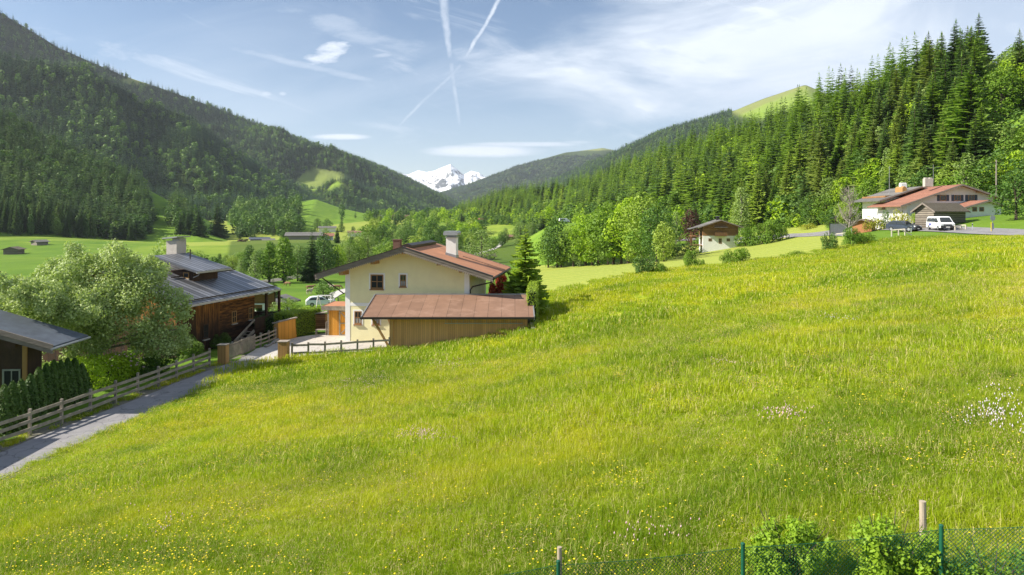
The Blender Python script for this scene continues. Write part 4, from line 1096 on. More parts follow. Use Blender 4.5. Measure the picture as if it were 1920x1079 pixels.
cz0 = HR-K*(8.35-RX)+TH
c = part('chimney', MB().box(7.92, 3.0, cz0-.5, 8.80, 3.9, cz0+1.62), M['white'], ro)
part('chimney_flashing', MB().prism([(7.88, cz0+K*.42-.02), (8.84, cz0-K*.42-.02), (8.84, cz0-K*.42+.22), (7.88, cz0+K*.42+.22)], 2.95, 3.95, 'xz'), M['metal_grey'], c)
part('chimney_cap', MB().prism([(7.74, cz0+1.82), (7.72, cz0+2.02), (7.80, cz0+2.18), (8.92, cz0+2.18), (9.0, cz0+2.02), (8.98, cz0+1.82)], 2.75, 4.15, 'xz').box(7.85, 2.9, cz0+1.625, 8.87, 4.0, cz0+1.70).box(8.0, 3.1, cz0+1.705, 8.72, 3.8, cz0+1.815), M['metal_grey'], c)
part('flue', MB().box(2.35, 5.6, HR-K*3.4, 3.0, 6.2, HR+.52).box(2.28, 5.55, HR+.523, 3.07, 6.25, HR+.62), M['chim_dark'], ro, label='brown clad chimney flue')
part('wall_lamp', MB().box(WW+.002, 3.6, 5.1, WW+.2, 3.8, 5.4), M['metal_dark'], t)

# ------------------------------------------------------------------ boarded carport in front of it
t = thing('carport', 'long low carport of tan boards with brown sheet roof in front of the yellow house', 'carport', (-8.95, 51.2, -10.5))
zw = lambda y: 2.98+(y-0)*.20
LX, RXX = 0., 10.0
ro = part('roof', MB().prism([(-.72, 2.90), (4.35, 3.96), (4.35, 4.08), (-.72, 3.02)], -2.15, 10.55, 'yz'), M['roof_brown'], t)
part('roof_edge', MB().prism([(-.74, 2.80), (4.36, 3.86), (4.36, 4.13), (-.74, 3.07)], -2.24, -2.153, 'yz').prism([(-.74, 2.80), (4.36, 3.86), (4.36, 4.13), (-.74, 3.07)], 10.553, 10.64, 'yz').box(-2.15, 4.352, 3.90, 10.55, 4.42, 4.16), M['metal_grey'], ro)
part('gutter', MB().box(-2.28, -.84, 2.86, 10.6, -.722, 3.0), M['metal_dark'], ro)
b = MB().box(0.05, -.001, -.5, 10.0, .06, 2.93); part('board_wall', b, M['wood_tan'], t)
b = MB().prism([(.06, -.5), (4.2, -.5), (4.2, 3.8), (.06, 3.0)], 9.94, 10.0, 'yz'); part('side_wall', b, M['wood_tan'], t)
fr = MB()
for xx in (.36, 2.95, 5.05): fr.box(xx, -.045, -.5, xx+.11, -.0015, 2.88)
for x0, x1, z1 in ((5.05, 3.75, 2.4), (5.16, 6.5, 2.4), (.47, 1.7, 2.5), (9.5, 8.6, 2.45)):
    part('brace', MB().beam((x0, -.02, 1.0), (x1, -.02, z1), .10, .032, up=(0, 1, 0)), M['wood_tan'], t)
part('framing', fr, M['wood_tan'], t)
part('corner_post', MB().box(-.22, -.12, -.5, .045, .14, 2.93), M['wood_tan'], t)
part('corner_post', MB().box(9.95, -.03, -.5, 10.12, .12, 2.9), M['wood_tan'], t)
part('strut', MB().beam((-.22, .02, .55), (-1.55, .02, 2.86), .15, .15), M['wood_beam'], t)
part('strut', MB().beam((-.22, 3.6, .55), (-1.55, 3.6, 3.5), .15, .15), M['wood_beam'], t)
part('corner_post', MB().box(-.22, 3.5, -.5, .045, 3.75, 3.7), M['wood_tan'], t)
ra = MB().box(3.9, -.13, 2.42, 9.75, -.09, 2.47)
for i in range(14): x = 3.98+i*.44; ra.tube((x, -.07, 2.45), (x, -.07, 2.9), .012, n=5)
part('hanging_rack', ra, M['metal_grey'], t)
part('downpipe', MB().path([(10.2, -.6, 2.9), (10.22, -.25, 2.7), (10.22, -.05, 2.4), (10.22, -.05, .6)], .05, 7), M['metal_dark'], t)
single('retaining_wall', MB().box(1.42, 50.4, -10.3, 1.72, 57.5, -8.25), M['concrete'], 'low concrete retaining wall at the right end of the carport', 'wall', (1.57, 54, -9), world=True)
single('concrete_slab', MB().box(.45, 50.3, -9.1, 1.35, 51.0, -8.45), M['concrete'], 'short concrete block lying at the right front corner of the carport', 'block', (.9, 50.6, -8.9), world=True)
b = MB(); b.path([(1.12, 52.0, -9.4), (1.12, 52.0, -7.95)], [.27, .24], 12)
t = thing('rain_barrel', 'dark rain barrel squeezed in behind the right end of the carport', 'barrel', (1.12, 52.0, -9.4)); part('barrel', b, M['metal_dark'], t, world=True, smooth=False)
part('lid', MB().tube((1.12, 52, -7.94), (1.12, 52, -7.86), .27, n=12), M['shutter'], t, world=True)

# ------------------------------------------------------------------ orange shed, bench, box, frame, trampoline
t = thing('garden_shed', 'small bright orange shed with timber braced door left of the yellow house', 'shed', (-16.15, 60.0, -10.5), -R(3))
part('wall', MB().box(0, 0, -.3, 3.2, 2.6, 2.28), M['wood_orange'], t)
part('roof', MB().box(-.45, -.4, 2.42, 3.4, 3.2, 2.58), M['roof_red'], t)
part('fascia', MB().box(-.48, -.45, 2.25, 3.4, -.402, 2.62).box(-.50, -.40, 2.25, -.452, 3.2, 2.62), M['wood_grey'], t)
part('corner_post', MB().box(-.06, -.05, -.3, .07, -.002, 2.24), M['wood_grey'], t)
d = part('door', MB().box(1.02, -.05, .05, 2.1, -.003, 2.12), M['wood_orange'], t)
e = MB().box(.98, -.09, .0, 1.10, -.052, 2.2).box(1.10, -.09, 2.08, 2.1, -.052, 2.2).box(1.10, -.09, .0, 2.1, -.052, .1).box(1.10, -.09, 1.02, 2.1, -.052, 1.12)
e.beam((1.12, -.07, .12), (1.95, -.07, 1.0), .09, .03, up=(0, 1, 0)).beam((1.12, -.07, 2.06), (1.95, -.07, 1.15), .09, .03, up=(0, 1, 0)); part('door_brace', e, M['wood_grey'], d)
t = thing('garden_bench', 'weathered wooden bench standing at the left side of the orange shed', 'bench', (-16.75, 60.2, -10.5))
part('seat', MB().box(-.55, -.2, .42, .45, .25, .48), M['wood_grey'], t); part('backrest', MB().box(.38, -.2, .55, .44, .25, 1.15), M['wood_grey'], t)
for x in (-.5, .4):
    for y in (-.17, .2): part('leg', MB().box(x-.04, y-.04, 0, x+.04, y+.04, .415 if x < 0 else 1.1), M['wood_grey'], t)
t = thing('garden_box', 'brown boarded storage box at the far end of the clipped hedge', 'box', (-18.2, 64.6, -10.75))
part('wall', MB().box(-.6, -.4, 0, .65, .5, 1.45), M['wood_brown'], t); part('lid', MB().prism([(-.68, 1.47), (.72, 1.62), (.72, 1.68), (-.68, 1.53)], -.5, .6, 'xz'), M['wood_grey'], t)
t = thing('swing_frame', 'white tubular swing frame leaning behind the storage box', 'frame', (-18.2, 66.3, -9.3))
for dx in (-.75, .55):
    s = MB().path([(dx-.1, -.3, -.6), (dx+.1, .0, 1.55), (dx+.55, .4, -.2)], .05, 7); part('side_frame', s, M['metal_white'], t)
part('crossbar', MB().tube((-.65, 0, 1.55), (.65, 0, 1.55), .05, n=7).tube((-.85, -.3, -.6), (.45, -.3, -.6), .05, n=7), M['metal_white'], t)
t = thing('trampoline', 'round garden trampoline with black safety net behind the orange shed', 'trampoline', (-15.9, 70.5, -11.0))
ring = MB(); net = MB(); po = []
for k in range(16):
    a, b = 2*math.pi*k/16, 2*math.pi*(k+1)/16; p = Vector((math.cos(a)*2, math.sin(a)*2, .8)); q = Vector((math.cos(b)*2, math.sin(b)*2, .8)); ring.tube(p, q, .06, n=6)
    net.tube(p+Vector((0,0,1.75)), q+Vector((0,0,1.75)), .02, n=4)
    for j in range(1, 6):
        u = p.lerp(q, j/6); net.tube(u, u+Vector((0,0,1.75)), .006, n=3)
    for j in range(1, 9): net.tube(p+Vector((0,0,j*.2)), q+Vector((0,0,j*.2)), .006, n=3)
part('ring', ring, M['orange_trim'], t); part('safety_net', net, M['metal_dark'], t)
for k in range(0, 16, 4):
    a = 2*math.pi*k/16; part('pole', MB().tube((math.cos(a)*2.08, math.sin(a)*2.08, 0), (math.cos(a)*2.08, math.sin(a)*2.08, 2.6), .04, n=6), M['metal_dark'], t)
part('jumping_mat', MB().tube((0,0,.79), (0,0,.81), 1.9, n=24), M['metal_dark'], t)

# ------------------------------------------------------------------ old wooden farmhouse on the left
OA = -R(14)
t = thing('wooden_farmhouse', 'old brown timber farmhouse with grey metal roof half hidden by the big tree', 'house', (-24.9, 53.0, -10.9), OA)
# frame: x 0 is the right side wall, house extends to -x; y runs along the side wall
Wd, Dp = 13.0, 8.3; ER = 4.6; KO = math.tan(R(18)); HRO = ER+KO*(Wd/2)
def pr(y0, y1, x0, mb=None):
    mb = mb or MB(); return mb.prism([(-Wd, -1), (x0, -1), (x0, ER), (-Wd/2, HRO), (-Wd, ER)], y0, y1, 'xz')
part('wall', pr(3.3, Dp-.2, 0.), M['old_logs'], t); part('barn_wall', pr(-1.6, 3.3-.004, .05), M['old_planks'], t)
part('plinth', MB().box(-Wd, 2.9, -1.2, .10, Dp, .25), M['white'], t)
ro = part('roof', MB().prism([(1.45, ER-KO*1.45), (-Wd/2, HRO), (-Wd/2, HRO+.16), (1.45, ER-KO*1.45+.16)], -2.4, Dp+1.6, 'xz').prism([(-Wd-1.5, ER-KO*1.5), (-Wd/2, HRO), (-Wd/2, HRO+.16), (-Wd-1.5, ER-KO*1.5+.16)], -2.4, Dp+1.6, 'xz'), M['roof_metal'], t)
ez = ER-KO*1.45
part('snow_guard', MB().beam((1.0, -2.3, ez+.38), (1.0, Dp+1.5, ez+.38), .05, .09).beam((-3.2, 1.6, ER+KO*3.2+.26), (-3.2, Dp+1.4, ER+KO*3.2+.26), .05, .09), M['metal_dark'], ro)
part('gutter', MB().box(1.452, -2.4, ez-.02, 1.56, Dp+1.6, ez+.12), M['metal_grey'], ro)
raf = MB()
for i in range(14): y = -2.2+i*.93; raf.prism([(1.38, ez-.13), (.06, ER-.16), (.06, ER-.015), (1.38, ez-.012)], y, y+.13, 'xz')
part('rafter', raf, M['wood_dark'], ro)
part('purlin', MB().box(-.3, Dp-.19, ER-.45, -.02, Dp+1.45, ER-.1).box(-Wd/2-.1, Dp-.19, HRO-.4, -Wd/2+.1, Dp+1.45, HRO-.05), M['wood_dark'], ro)
part('ridge_cap', MB().box(-Wd/2-.25, -2.45, HRO+.1, -Wd/2+.25, Dp+1.62, HRO+.22), M['metal_dark'], ro)
for y in (4.9, 7.2):
    window(t, (.0, y+.62, 1.75), (0, -1, 0), .62, 1.05, 0, (1, 1), 'wood_beam', out=(1, 0, 0))
window(t, (.05, 1.9, 1.05), (0, -1, 0), .62, 1.2, 0, (1, 1), 'wood_dark', out=(1, 0, 0))
# raised loft on the ridge with its own lean roof
t2 = part('loft_wall', MB().box(-4.7, 3.0, ER+.5, -2.2, 6.0, ER+1.72), M['wood_dark'], t)
part('loft_roof', MB().prism([(-5.8, ER+2.85), (-1.4, ER+1.62), (-1.4, ER+1.76), (-5.8, ER+2.99)], 2.3, 6.7, 'xz'), M['roof_metal'], ro)
part('loft_gutter', MB().box(-1.398, 2.3, ER+1.58, -1.3, 6.7, ER+1.72).path([(-1.35, 2.6, ER+1.58), (-1.6, 2.8, ER+1.4), (-2.2, 2.95, ER+1.2)], .04, 6), M['metal_grey'], ro)
window(t, (-3.2, 3.0, ER+1.10), (1, 0, 0), .55, .5, 0, (0, 0), 'wood_beam')
c = part('chimney', MB().box(-6.95, 5.4, HRO-.5, -5.9, 6.6, HRO+2.0), M['chim'], ro)
part('chimney_cap', MB().prism([(-7.2, HRO+2.15), (-7.2, HRO+2.25), (-5.65, HRO+2.40), (-5.65, HRO+2.30)], 5.15, 6.85, 'xz').box(-6.6, 5.7, HRO+2.0, -5.85, 6.5, HRO+2.2), M['metal_grey'], c)
qx, qy, qz = -4.35, 5.2, ER+2.45; cr = MB().box(qx-.035, qy-.035, qz, qx+.035, qy+.035, qz+.95).box(qx-.3, qy-.03, qz+.6, qx-.036, qy+.03, qz+.68).box(qx+.036, qy-.03, qz+.6, qx+.3, qy+.03, qz+.68)
part('cross', cr, M['metal_dark'], ro)
# balcony round the far corner, stairs up to it
part('balcony_floor', MB().box(-4., Dp-.19, .85, 1.2, Dp+2.0, 1.0).box(.11, Dp-2.0, .85, 1.2, Dp-.2, 1.0), M['wood_dark'], t)
rl = MB()
for (p, q) in (((1.15, Dp-1.9), (1.15, Dp+1.95)), ((1.15, Dp+1.95), (-4., Dp+1.95))):
    rl.beam((*p, 2.0), (*q, 2.0), .1, .08); rl.beam((*p, 1.15), (*q, 1.15), .06, .1); L = math.dist(p, q); n = int(L/.2)
    for i in range(n):
        u = (i+.5)/n; x = p[0]+(q[0]-p[0])*u; y = p[1]+(q[1]-p[1])*u
        rl.box(x-.07, y-.07, .6, x+.07, y+.07, 1.96) if abs(p[0]-q[0]) > 1 else rl.box(x-.012, y-.08, .6+.12*math.sin(i*2.1), x+.012, y+.08, 1.96)
part('balcony_railing', rl, M['wood_dark'], t)
for x, y in ((1.1, Dp+1.9), (1.1, Dp-.1)): part('balcony_post', MB().box(x-.09, y-.09, .0, x+.09, y+.09, ER-.4), M['wood_dark'], t)
st = MB().beam((.5, Dp-4.8, -.35), (.5, Dp-2.0, 1.0), .06, .28).beam((1.2, Dp-4.8, -.35), (1.2, Dp-2.0, 1.0), .06, .28).beam((1.24, Dp-4.8, .55), (1.24, Dp-2.0, 1.95), .06, .16)
for i in range(7): u = (i+.5)/7; st.box(.53, Dp-4.8+2.8*u-.12, -.35+1.35*u, 1.17, Dp-4.8+2.8*u+.14, -.31+1.35*u)
part('staircase', st, M['wood_grey'], t)
# eaves of the house at the left edge of the view
t = thing('wooden_house', 'dark timber house whose broad eave reaches in at the left edge', 'house', (-34.0, 36.6, -10.9), R(3))
KK = math.tan(R(17)); part('wall', MB().prism([(0, -.6), (7.7, -.6), (7.7, 4.45), (0, 4.45+7.7*KK)], 0, 1.3, 'xz'), M['wood_dark'], t)
ro = part('roof', MB().prism([(9.9, 4.55-2.2*KK), (-1, 4.55+8.7*KK), (-1, 4.75+8.7*KK), (9.9, 4.75-2.2*KK)], -1.4, 1.9, 'xz'), M['roof_slate'], t)
part('barge_board', MB().prism([(9.95, 4.36-2.2*KK), (-1, 4.36+8.7*KK), (-1, 4.83+8.7*KK), (9.95, 4.83-2.2*KK)], -1.5, -1.404, 'xz').prism([(9.97, 4.60-2.2*KK), (-1, 4.60+8.7*KK), (-1, 4.86+8.7*KK), (9.97, 4.86-2.2*KK)], -1.56, -1.5005, 'xz'), M['wood_board'], ro)
part('purlin', MB().box(7.5, -1.38, 4.0, 8.0, -.002, 4.42), M['wood_dark'], t)
part('shade_wing', MB().prism([(1, -.6), (7.4, -.6), (7.4, 3.4), (1, 5.2)], -15, -6, 'xz'), M['wood_dark'], t); part('shade_wing_roof', MB().prism([(8.3, 3.35), (0, 5.7), (0, 5.9), (8.3, 3.55)], -15.8, -5.4, 'xz'), M['roof_slate'], t)  # unseen wing and its roof, added out of view to shade the lane
part('gutter', MB().tube((9.98, -1.6, 3.95), (9.98, 1.9, 3.95), .07, n=8), M['metal_grey'], ro)
window(t, (6.45, 0, .9), (1, 0, 0), .95, 1.7, 0, (1, 0), 'metal_grey'); 
part('wall_post', MB().box(7.52, -.08, -.6, 7.75, -.002, 4.3), M['wood_beam'], t)
t = thing('metal_roof_house', 'grey metal roofed building just showing behind the left eave above the bushes', 'house', (-54.6, 58., -13.6), R(3))
part('wall', MB().prism([(0, -1), (11.5, -1), (11.5, 5.0), (0, 8.4)], 0, 4, 'xz'), M['wood_dark'], t); part('roof', MB().prism([(12.8, 4.8), (-1, 8.7), (-1, 8.9), (12.8, 5.0)], -1, 5, 'xz'), M['roof_metal'], t)

# ------------------------------------------------------------------ houses on the right
def at(px, py, Y): return W(px, py, Y)
def gpos(px, Y): x = (px-CX)/F*Y; return Vector((x, Y, gz(x, Y)))
p = at(1318, 459, 206)
t = gable_house('chalet', 'chalet with white ground floor and brown boarded upper floor beside the purple tree', p, -R(8), 10.2, 9, 5.6, 19, 'white', 'roof_grey', 1.6, 1.2, 1.5, -2.5,
    wins=[(1.6, 1.0, 1.0, .9, dict(trim=0, sill=False)), (6.9, 1.0, 1.0, .9, dict(trim=0, sill=False)), (1.5, 4.1, 1.1, .7, dict(trim=0, sill=False)), (7.1, 4.1, 1.1, .7, dict(trim=0, sill=False)), (4.9, 6.3, .8, .7, dict(trim=0, sill=False)), (4.6, .3, .9, 1.6, dict(trim=0, sill=False))],
    chim=(4.9, 3.5, .9, 1.1, 'metal_dark'), upper=('wood_brown', 2.7), balcony=(3.4, 6.8, 2.6, 1.3))
part('side_porch', MB().box(-3.2, 1.0, -2., -3.0, 1.2, 4.6).box(-3.2, 5.0, -2., -3.0, 5.2, 4.6).box(-3.2, .9, 2.4, -.01, 6.0, 2.6).box(-3.2, .9, -.4, -.01, 6.0, -.2), M['wood_brown'], t)
part('porch_roof', MB().prism([(-4.0, 4.5), (-1.52, 5.15), (-1.52, 5.3), (-4.0, 4.65)], .3, 7.0, 'xz'), M['roof_grey'], t)
part('awning', MB().prism([(3.3, 5.2), (7.0, 5.2), (7.0, 5.32), (3.3, 5.32)], -1.5, -.06, 'xz'), M['roof_grey'], t)
# big white house
p = at(1700, 402, 122); p.z -= .2
SH = dict(trim=0, bars=(1, 0), shutters='shutter', sill=False)
t = gable_house('white_house', 'large white house with broad red tiled roof and blue grey shutters above the road', p, -R(6), 14.6, 12, 3.2, 20, 'white', 'roof_tile', 1.3, 1.0, 1.6, -3,
    wins=[(5.6, 2.55, 1.05, 1.05, SH), (8.0, 2.55, 1.05, 1.05, SH), (10.3, 2.55, 1.05, 1.05, SH)], chim=None, rxf=.60)
part('chimney', MB().box(5.0, 4.0, 5.3, 6.4, 4.9, 6.75).box(5.1, 4.1, 6.75, 5.5, 4.8, 6.95).box(5.9, 4.1, 6.75, 6.3, 4.8, 6.95), M['chim'], t)
an = MB().tube((6.9, 5, 6), (6.9, 5, 9.4), .03, n=5).tube((5.6, 5, 8.7), (8.6, 5, 8.9), .02, n=4)
for i in range(6): an.tube((5.8+i*.5, 4.6, 8.72+i*.03), (5.8+i*.5, 5.4, 8.72+i*.03), .015, n=3)
part('aerial', an, M['metal_grey'], t)
p2 = at(1776, 402, 116); p2.z -= .2
t = gable_house('white_annex', 'low white annex with two dark windows and red tiled roof above the road', p2, -R(6), 8.6, 6, 1.75, 17, 'white', 'roof_tile', .7, .6, .8, -3,
    wins=[(4.0, .65, .75, .75, dict(trim=0, bars=(0, 0), sill=False)), (5.1, .65, .75, .75, dict(trim=0, bars=(0, 0), sill=False))], rxf=.74)
# balcony house to its left
p = at(1660, 405, 132); p.z += .3
t = gable_house('balcony_house', 'white and brown house with wooden balcony at the left of the large white house', p, -R(4), 9.8, 10, 3.9, 19, 'white', 'roof_grey', 1.5, 1.0, 1.8, -3,
    wins=[(.8, 1.0, .8, 1.0, dict(trim=0, sill=False)), (6.4, 2.0, .9, .9, dict(trim=0, sill=False))], upper=('wood_brown', 3.6), balcony=(-1.2, 2.9, .9, 1.4), rxf=.62)
c = MB().box(4.4, 3, 5.0, 5.5, 3.9, 6.05)
for i in range(4): c.box(4.42+i*.29, 3.1, 6.05, 4.58+i*.29, 3.8, 6.22)
part('chimney', c, M['white'], t); part('dormer', MB().prism([(3.0, 4.2), (3.8, 4.2), (3.8, 5.1), (3.4, 5.4), (3.0, 5.1)], -.4, 2.5, 'xz'), M['wood_beam'], t)
an = MB().tube((2.6, 4, 4), (2.6, 4, 9.6), .04, n=5).tube((2.3, 4, 9.3), (3.0, 4, 9.3), .02, n=4); part('aerial_mast', an, M['metal_grey'], t)
# log hut
p = at(1716, 413, 108)
t = gable_house('log_hut', 'old grey log hut with mossy shingle roof in front of the large white house', p, -R(24), 2.9, 8.6, 1.55, 36, 'logs', 'roof_shingle', .5, .5, .45, -1.2, .14, 'hut', purl=False)
t.rotation_euler[2] = -R(62)
# small shed and blue-grey roof
p = at(1598, 434, 124); t = gable_house('small_shed', 'small brown shed with orange red front behind the bare tree', p, -R(12), 3.1, 5.2, 1.6, 20, 'orange_trim', 'roof_brown', .4, .4, .4, -1.2, .1, 'shed', purl=False)
t.rotation_euler[2] = -R(35)
p = at(1572, 404, 190); p.z -= 2.2; t = gable_house('slate_roof_house', 'mostly hidden dark house with blue grey roof behind the bare tree', p, -R(20), 6, 8, 1.8, 20, 'wood_dark', 'roof_slate', 1, 1, 1.2, -5, chim=(4, 2, .9, 1.3, 'white'), purl=False)

# ------------------------------------------------------------------ farms down in the valley
def farm(name, label, px, py, Y, rz, W_, D, he, wall, roof, pitch=18, **k):
    p = at(px, py, Y); p.z = min(p.z, gz(p.x, p.y)+.4)
    return gable_house(name, label, p, R(rz), W_, D, he, pitch, wall, roof, .8, .8, .9, -4, .2, k.pop('cat', 'barn'), purl=False, **k)
farm('hay_barn','small grey hay barn standing alone in the field at the left edge',6,478,385,10,7.5,7,3.0,'logs','roof_shingle',cat='hay barn')
farm('hay_barn','small dark hay barn at the foot of the left wood',58,461,440,-25,6.2,7,2.6,'wood_grey','roof_grey',cat='hay barn')
farm('field_barn','low grey barn with blue grey roof in the pale field',468,455,530,-65,7,14,2.7,'wood_grey','roof_slate')
farm('field_barn','lower grey shed attached at the right of the field barn',492,455,522,-65,6,8,1.9,'wood_grey','roof_grey')
st_ = MB(); rnd = random.Random(3)
for i in range(16): st_.tube((rnd.uniform(-4, 3), rnd.uniform(-.6, .6), rnd.uniform(.2, 1.1)), (rnd.uniform(-4, 3), rnd.uniform(1, 2), rnd.uniform(.2, 1.6)), .25, n=6)
p = hit(455, 454, 300); single('log_pile', st_, M['wood_dark'], 'heap of brown logs at the left end of the field barn', 'log pile', tuple(p))
farm('long_barn','long grey barn roof stretching behind the streamside trees',540,452,520,-80,13,26,4.4,'wood_grey','roof_grey')
farm('farmhouse','farmhouse with partly rusty roof joined to the right end of the long barn',582,453,525,-75,11,17,4.4,'white','roof_tile')
farm('farmhouse','white walled farmhouse with brown roof in the field right of the long barn',652,434,700,-75,10,16,3.4,'white','roof_brown')
farm('farmhouse','farmhouse behind the tall round trees left of the white walled one',598,430,760,-75,10,18,4,'white','roof_grey')
farm('farmhouse','pale farmhouse on the green slope left of the far barn',697,409,1120,-70,14,20,5.5,'white','roof_grey')
farm('far_barn','long brown barn at the right end of the green slope',735,411,1100,-78,12,26,4.5,'wood_brown','roof_brown')
farm('farmhouse','red roofed farmhouse above the treetops in the middle of the valley',888,412,820,-70,11,18,5,'wood_brown','roof_tile')
farm('hay_barn','open fronted grey hay barn in the field behind the yellow house chimney',893,488,338,-78,5.5,8.3,2.2,'wood_grey','roof_shingle',cat='hay barn')
farm('hamlet_house','small brown house by the track beyond the hay barn',946,441,560,-75,8,11,3,'wood_brown','roof_brown',cat='house')
farm('hamlet_house','small slate roofed house right of the small brown one',970,440,570,-70,7,9,3,'wood_grey','roof_slate',cat='house')
farm('mountain_hut','tiny hut alone on the bright clearing high on the left slope',578,333,1500,-60,8,10,3.5,'wood_brown','roof_grey',cat='hut')
# ------------------------------------------------------------------ lane, yard, road
def asphalt(name, a, b_, sc=2.):
    m, g, b, out = newmat(name); P = g.n.new('ShaderNodeNewGeometry').outputs['Position']
    n = g.noise(P, sc, 6, .65); f = g.noise(P, 45, 3, .7); big = g.noise(P, .35, 4, .6)
    c = g.mix(g.remap(n, .3, .7), a, b_); c = g.mix(g.remap(f, .4, .7, 0, .35), c, tuple(x*1.4 for x in a)); c = g.mix(g.remap(big, .5, .62, 0, .45), c, tuple(x*.7 for x in a))
    vo = g.n.new('ShaderNodeTexVoronoi'); vo.feature = 'DISTANCE_TO_EDGE'; vo.inputs['Scale'].default_value = .55
    g.put(vo.inputs['Vector'], g.vm('ADD', P, g.vm('SCALE', g.comb(g.noise(P, 1.7, 4), g.noise(P, 2.1, 4), 0.), scale=1.1)))
    c = g.mix(g.remap(vo.outputs['Distance'], .004, .016, .6, 0.), c, tuple(x*.35 for x in a))
    g.put(b.inputs['Base Color'], c); b.inputs['Roughness'].default_value = .9; g.put(b.inputs['Normal'], g.bump(f, .3, .01)); return m
M['asphalt'] = asphalt('worn_asphalt', (.19, .185, .19), (.25, .24, .24)); M['yard'] = asphalt('pale_yard_paving', (.40, .375, .335), (.48, .45, .41)); M['gravel'] = asphalt('gravel', (.10, .10, .07), (.19, .17, .13), 5.); M['track'] = asphalt('pale_track', (.42, .40, .36), (.50, .48, .44))
def ribbon(name, pts, wl, wr, dz, m, sub=10, flat=None, skirt=.25):
    P = np.array(pts, float); tt = np.linspace(0, len(P)-1, (len(P)-1)*sub+1); X = np.interp(tt, range(len(P)), P[:,0]); Y = np.interp(tt, range(len(P)), P[:,1])
    for _ in range(6): X[1:-1] = (X[:-2]+2*X[1:-1]+X[2:])/4; Y[1:-1] = (Y[:-2]+2*Y[1:-1]+Y[2:])/4
    dx = np.gradient(X); dy = np.gradient(Y); L = np.hypot(dx, dy); nx, ny = dy/L, -dx/L
    us = np.linspace(-wl, wr, 5); V = []
    for i in range(len(X)):
        for k, u in enumerate(us):
            wob = (.12*noise.noise(Vector((X[i]*.6, Y[i]*.6, k*3.))) if k in (0, 4) else 0)
            x = X[i]+nx[i]*(u+wob); y = Y[i]+ny[i]*(u+wob); V.append((x, y, (flat if flat is not None else gz(x, y))+dz))
    n = len(X); idx = np.arange(n*5).reshape(n, 5); Q = np.stack([idx[:-1,:-1], idx[:-1,1:], idx[1:,1:], idx[1:,:-1]], -1).reshape(-1, 4)
    return struct(name, npmesh(name, V, Q, m, True))
ribbon('lane_verge', [tuple(p) for p in LANE], 2.35, 1.62, .022, M['gravel'])
ribbon('lane', [tuple(p) for p in LANE], 1.28, 1.32, .045, M['asphalt'])
me = MB().prism([(x, y) for x, y in YARD], -10.8, -10.5, 'xy').mesh('yard', M['yard']); struct('yard', me)
RD = [(-.0, 0)]
road = [((px-CX)/F*Y, Y) for px, Y in [(2350, 60), (2100, 74), (1920, 86), (1820, 96), (1740, 106), (1670, 122), (1620, 145), (1580, 172), (1520, 196), (1460, 212), (1400, 226), (1330, 250), (1260, 262), (1180, 280)]]
ribbon('road', road, 3.0, 3.0, .10, M['asphalt'], 12)
ribbon('road', [tuple(W(px, 0, Y))[:2] for px, Y in [(1480, 205), (1440, 206), (1400, 212), (1375, 222)]], 1.6, 1.6, .12, M['yard'], 8)
ribbon('farm_track', [tuple(hit(*p))[:2] for p in [(858,492),(890,478),(925,468),(938,461),(946,452),(948,444)]], 1.6, 1.6, .12, M['track'], 8)
ribbon('farm_track', [tuple(W(px, 0, Y))[:2] for px, Y in [(590, 118),(625,142),(650,165),(668,190)]], 1.7, 1.7, .1, M['track'], 8)
ribbon('stream', [tuple(hit(*p))[:2] for p in [(440,536),(500,528),(560,519),(610,513),(660,508),(720,504),(800,500),(860,498)]], 3.2, 3.2, .08, M['gravel'], 8)
# manhole cover
p = (-18.5, 47.0, -10.50); single('manhole_cover', MB().tube((0, 0, 0), (0, 0, .014), .36, n=20), M['metal_dark'], 'round iron manhole cover set in the lane near the gate', 'manhole cover', p)

# ------------------------------------------------------------------ fences by the lane
def plank_fence(label, pts, n, hp, rails, bw, group=None, zb=None, tilt=.02, name='plank_fence'):
    rnd = random.Random(len(label)); P = [Vector(p) for p in pts]; L = [0]
    for a, b in zip(P[:-1], P[1:]): L.append(L[-1]+(b-a).length)
    def pos(u):
        d = u*L[-1]
        for i in range(len(P)-1):
            if d <= L[i+1] or i == len(P)-2: return P[i].lerp(P[i+1], (d-L[i])/(L[i+1]-L[i]))
    t = thing(name, label, 'fence', tuple(P[0]), 0, group); ps = [pos(i/n) for i in range(n+1)]
    for p in ps:
        dx = rnd.uniform(-tilt, tilt)*hp; h = hp*rnd.uniform(.96, 1.06); part('post', MB().beam(p+Vector((0,0,-.3)), p+Vector((dx, dx*.5, h)), .12, .11, up=(0,1,0)), M['wood_grey'], t, world=True)
    for a, b in zip(ps[:-1], ps[1:]):
        d = (b-a).normalized(); sd = Vector((d.y, -d.x, 0))*.08
        for r in rails:
            j1 = rnd.uniform(-.03, .03); j2 = rnd.uniform(-.03, .03)
            part('rail', MB().beam(a+sd+Vector((0,0,r+j1))-d*.04, b+sd+Vector((0,0,r+j2))+d*.04, .035, bw), M['wood_grey'], t, world=True)
    return t
plank_fence('long grey plank fence following the left side of the lane', [(-24.6,23.5,-10.5),(-23.9,29.,-10.5),(-23.2,32.4,-10.5),(-22.4,37.2,-10.5),(-21.75,42.2,-10.5),(-21.1,47.6,-10.5)], 13, 1.22, (.30,.66,1.02), .16)
plank_fence('short plank fence with stones at its foot between slatted gate and orange screen', [(-20.4,53.4,-10.6),(-20.0,55.6,-10.6),(-19.9,57.4,-10.55)], 3, 1.15, (.35,.68,1.0), .12)
plank_fence('grey plank fence bounding the yard below the meadow beside the carport', [(-16.3,50.55,-10.5),(-12.5,50.85,-10.4),(-9.15,51.05,-10.2)], 6, 1.12, (.34,.92), .15)
